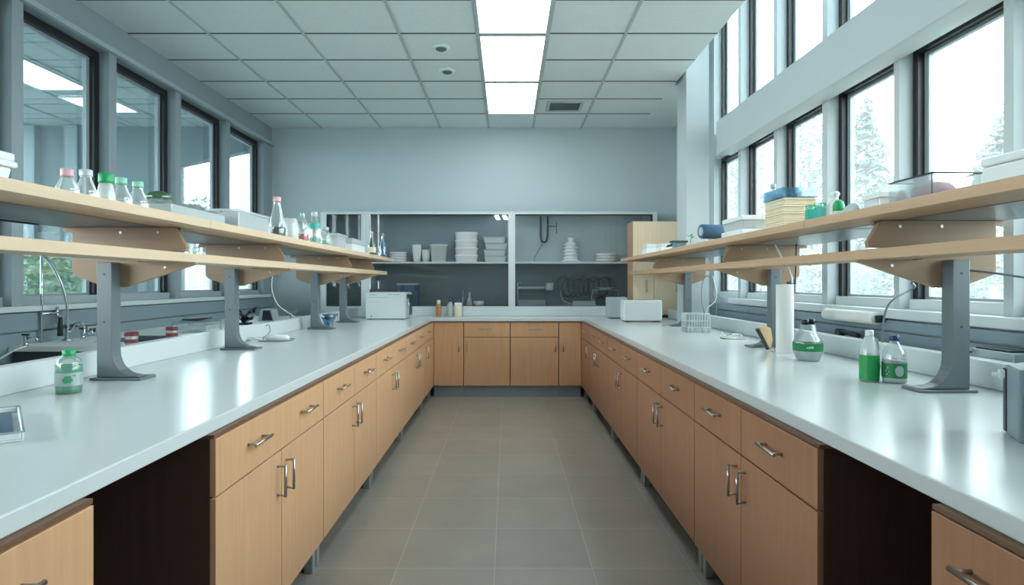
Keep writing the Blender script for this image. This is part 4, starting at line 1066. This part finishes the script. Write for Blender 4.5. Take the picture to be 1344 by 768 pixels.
t = thing('wire_rack', (-2.42, 4.83, ZK), 'dark wire rack with a black tool on the sink bench', 'rack')
wr = MB()
for yy in (-0.13, 0.13):
    wr.tube([(-0.13,yy,0),(-0.13,yy,0.08),(0.12,yy,0.08),(0.12,yy,0)], 0.004, 6)
for k in range(6): wr.tube([(-0.13+0.05*k,-0.13,0.08),(-0.13+0.05*k,0.13,0.08)], 0.003, 6)
wr.build('frame', 'grey', t)
MB().box(-0.12, 0.11, -0.12, 0.12, 0.02, 0.05).build('tray', 'frost', t, 0.004)
MB().prism([(-0.10,0.09),(0.02,0.085),(0.10,0.10),(0.10,0.112),(0.0,0.105),(-0.10,0.102)], -0.05, 0.03, 'y').build('tool', 'dark', t, 0.003)
for y, m_, lab in ((4.42, 'lgrey', 'grey twin wall socket above the red-lidded jars'), (4.62, 'red', 'red wall socket above the red-lidded jars')):
    t = thing('wall_socket', (-2.982, y, 1.005), lab, 'socket')
    MB().box(0, 0.012, -0.045, 0.045, -0.03, 0.03).build('plate', m_, t, 0.003)
    MB().box(0.0125, 0.016, -0.032, -0.008, -0.014, 0.014).box(0.0125, 0.016, 0.008, 0.032, -0.014, 0.014).build('outlet', 'dark', t)
# dark apparatus further back
t = thing('burner_stand', (-2.40, 5.62, ZK), 'black cluster of knobs and tubes behind the second left post', 'apparatus')
bs = MB().box(-0.06, 0.06, -0.05, 0.05, 0, 0.02); rr = random.Random(11)
for k in range(9):
    a = rr.uniform(0, 6.28); r_ = rr.uniform(0.03, 0.10); z_ = rr.uniform(0.05, 0.15)
    bs.tube([(0,0,0.015),(r_*0.4*cos(a), r_*0.4*sin(a), z_*0.8),(r_*cos(a), r_*sin(a), z_)], 0.007, 6)
    bs.lathe([(0,-0.015),(0.015,-0.012),(0.018,0.0),(0.012,0.014),(0,0.016)], 8, r_*cos(a), r_*sin(a), z_)
bs.build('knobs', 'black', t)
MB().tube(spline([(0.02,0,0.02),(0.06,0.05,0.06),(0.10,0.0,0.08)], 5), 0.01, 8).build('hose', 'lgrey', t)
t = thing('bench_meter', (-2.38, 6.15, ZK), 'small black-fronted meter with white sides on the sink bench', 'meter')
MB().prism([(-0.07,0),(0.09,0),(0.06,0.12),(-0.05,0.12)], -0.08, 0.08, 'y').build('casing', 'lgrey', t, 0.005)
MB().prism([(-0.03,0.012),(0.072,0.012),(0.048,0.108),(-0.02,0.108)], -0.085, -0.0805, 'y').build('face', 'black', t)
t = thing('ring_holder', (-2.30, 6.55, ZK), 'dark clamp rings at the far end of the sink bench', 'apparatus')
rh = MB().tube([(0,0,0),(0,0,0.10)], 0.006, 6)
for z_, r_ in ((0.05,0.05),(0.075,0.06)):
    rh.tube([(r_*cos(2*pi*k/18), r_*sin(2*pi*k/18), z_) for k in range(19)], 0.006, 6)
rh.build('rings', 'grey', t)

# ------------------------------------------------------------------ loose cables
def cable(pts, r, mat, label, n=8):
    o = MB().tube(spline(pts, n), r, 6).build('cable', mat)
    return tag(o, label, 'cable')
cable([(-1.80,4.75,1.42),(-1.83,4.80,1.30),(-1.84,4.95,1.17),(-1.845,5.25,1.08),(-1.845,5.36,1.048)], 0.004, 'cable_w', 'thin white cable hanging from the left shelf to the upstand')
cable([(-1.86,2.45,1.575),(-1.84,2.25,1.572),(-1.80,2.05,1.56),(-1.90,1.95,1.555),(-2.0,1.85,1.54)], 0.004, 'dark', 'thin dark cable under the near end of the left upper shelf')
cable([(1.62,5.08,1.09),(1.60,5.10,1.22),(1.62,5.12,1.36),(1.66,5.12,1.40),(1.70,5.10,1.34),(1.72,5.08,1.18),(1.70,5.05,1.08)], 0.004, 'cable', 'grey cable loop hanging above the wire basket')
cable([(1.60,5.0,1.08),(1.62,5.0,1.14),(1.70,5.05,1.20),(1.72,5.10,1.30),(1.70,5.12,1.40)], 0.003, 'cable_w', 'thin white cable crossing the grey loop above the basket')
cable([(1.66,3.60,1.34),(1.665,3.62,1.38),(1.66,3.66,1.44),(1.64,3.70,1.50),(1.62,3.74,1.575)], 0.005, 'cable_w', 'white cable rising from the white paper roll to the shelf')
cable([(1.69,3.63,1.335),(1.70,3.64,1.42),(1.72,3.68,1.52),(1.74,3.72,1.575)], 0.005, 'dark', 'dark cable rising from the white paper roll to the shelf')
cable([(1.95,2.98,1.345),(2.04,3.1,1.318),(1.95,3.1,1.27),(1.905,3.1,1.22),(1.885,3.1,1.14),(1.88,3.1,1.044)], 0.005, 'cable', 'grey cable curving down behind the navy-capped bottle')
cable([(1.73,2.40,1.40),(1.85,2.30,1.375),(1.98,2.20,1.34),(2.06,2.10,1.31),(2.09,2.0,1.30)], 0.005, 'cable', 'grey cable running from the nearest right post to the window')
cable([(1.93,4.9,1.10),(1.86,4.75,1.145),(1.96,4.65,1.12),(1.90,4.5,1.105),(2.0,4.4,1.09)], 0.003, 'cable', 'tangled thin wire on the sill behind the right upstand')
cable([(-2.97,3.45,0.86),(-2.90,3.50,0.90),(-2.86,3.58,0.95),(-2.85,3.66,0.968)], 0.006, 'cable_w', 'white hose at the near end of the sink bench')

# ------------------------------------------------------------------ light
wld = bpy.data.worlds.new('sky'); scene.world = wld; wld.use_nodes = True
bg = wld.node_tree.nodes['Background']
bg.inputs['Color'].default_value = (0.90, 0.965, 0.99, 1.0)
bg.inputs['Strength'].default_value = 8.0
def portal(name, loc, rot, sx, sy):
    l = bpy.data.lights.new(name, 'AREA'); l.shape = 'RECTANGLE'; l.size = sx; l.size_y = sy
    l.cycles.is_portal = True
    o = bpy.data.objects.new(name, l); COL.objects.link(o); o.location = loc; o.rotation_euler = rot
portal('portal_low', (XR+0.2, 3.4, 1.91), (0, radians(90), 0), 1.45, 6.2)
portal('portal_high', (XR+0.2, 3.4, 3.74), (0, radians(90), 0), 1.78, 6.2)
portal('portal_left', (XL-0.2, 4.6, 2.1), (0, radians(-90), 0), 1.9, 7.0)

# ------------------------------------------------------------------ camera
cam = bpy.data.cameras.new('camera'); co = bpy.data.objects.new('camera', cam); COL.objects.link(co)
co.location = (0, 0, H); co.rotation_euler = (radians(90), 0, 0)
cam.sensor_fit = 'HORIZONTAL'; cam.sensor_width = 36.0
cam.lens = 36.0 * F / 1344.0
cam.shift_x = (672 - 666) / 1344.0
cam.shift_y = -(384 - 371) / 1344.0
cam.clip_start = 0.05; cam.clip_end = 200
scene.camera = co

scene.view_settings.view_transform = 'Standard'
scene.view_settings.look = 'None'
scene.view_settings.exposure = 0.95
cy = scene.cycles
cy.use_denoising = True
cy.max_bounces = 10; cy.diffuse_bounces = 5; cy.glossy_bounces = 4; cy.transparent_max_bounces = 24; cy.transmission_bounces = 6
cy.caustics_reflective = False; cy.caustics_refractive = False
cy.sample_clamp_indirect = 6.0
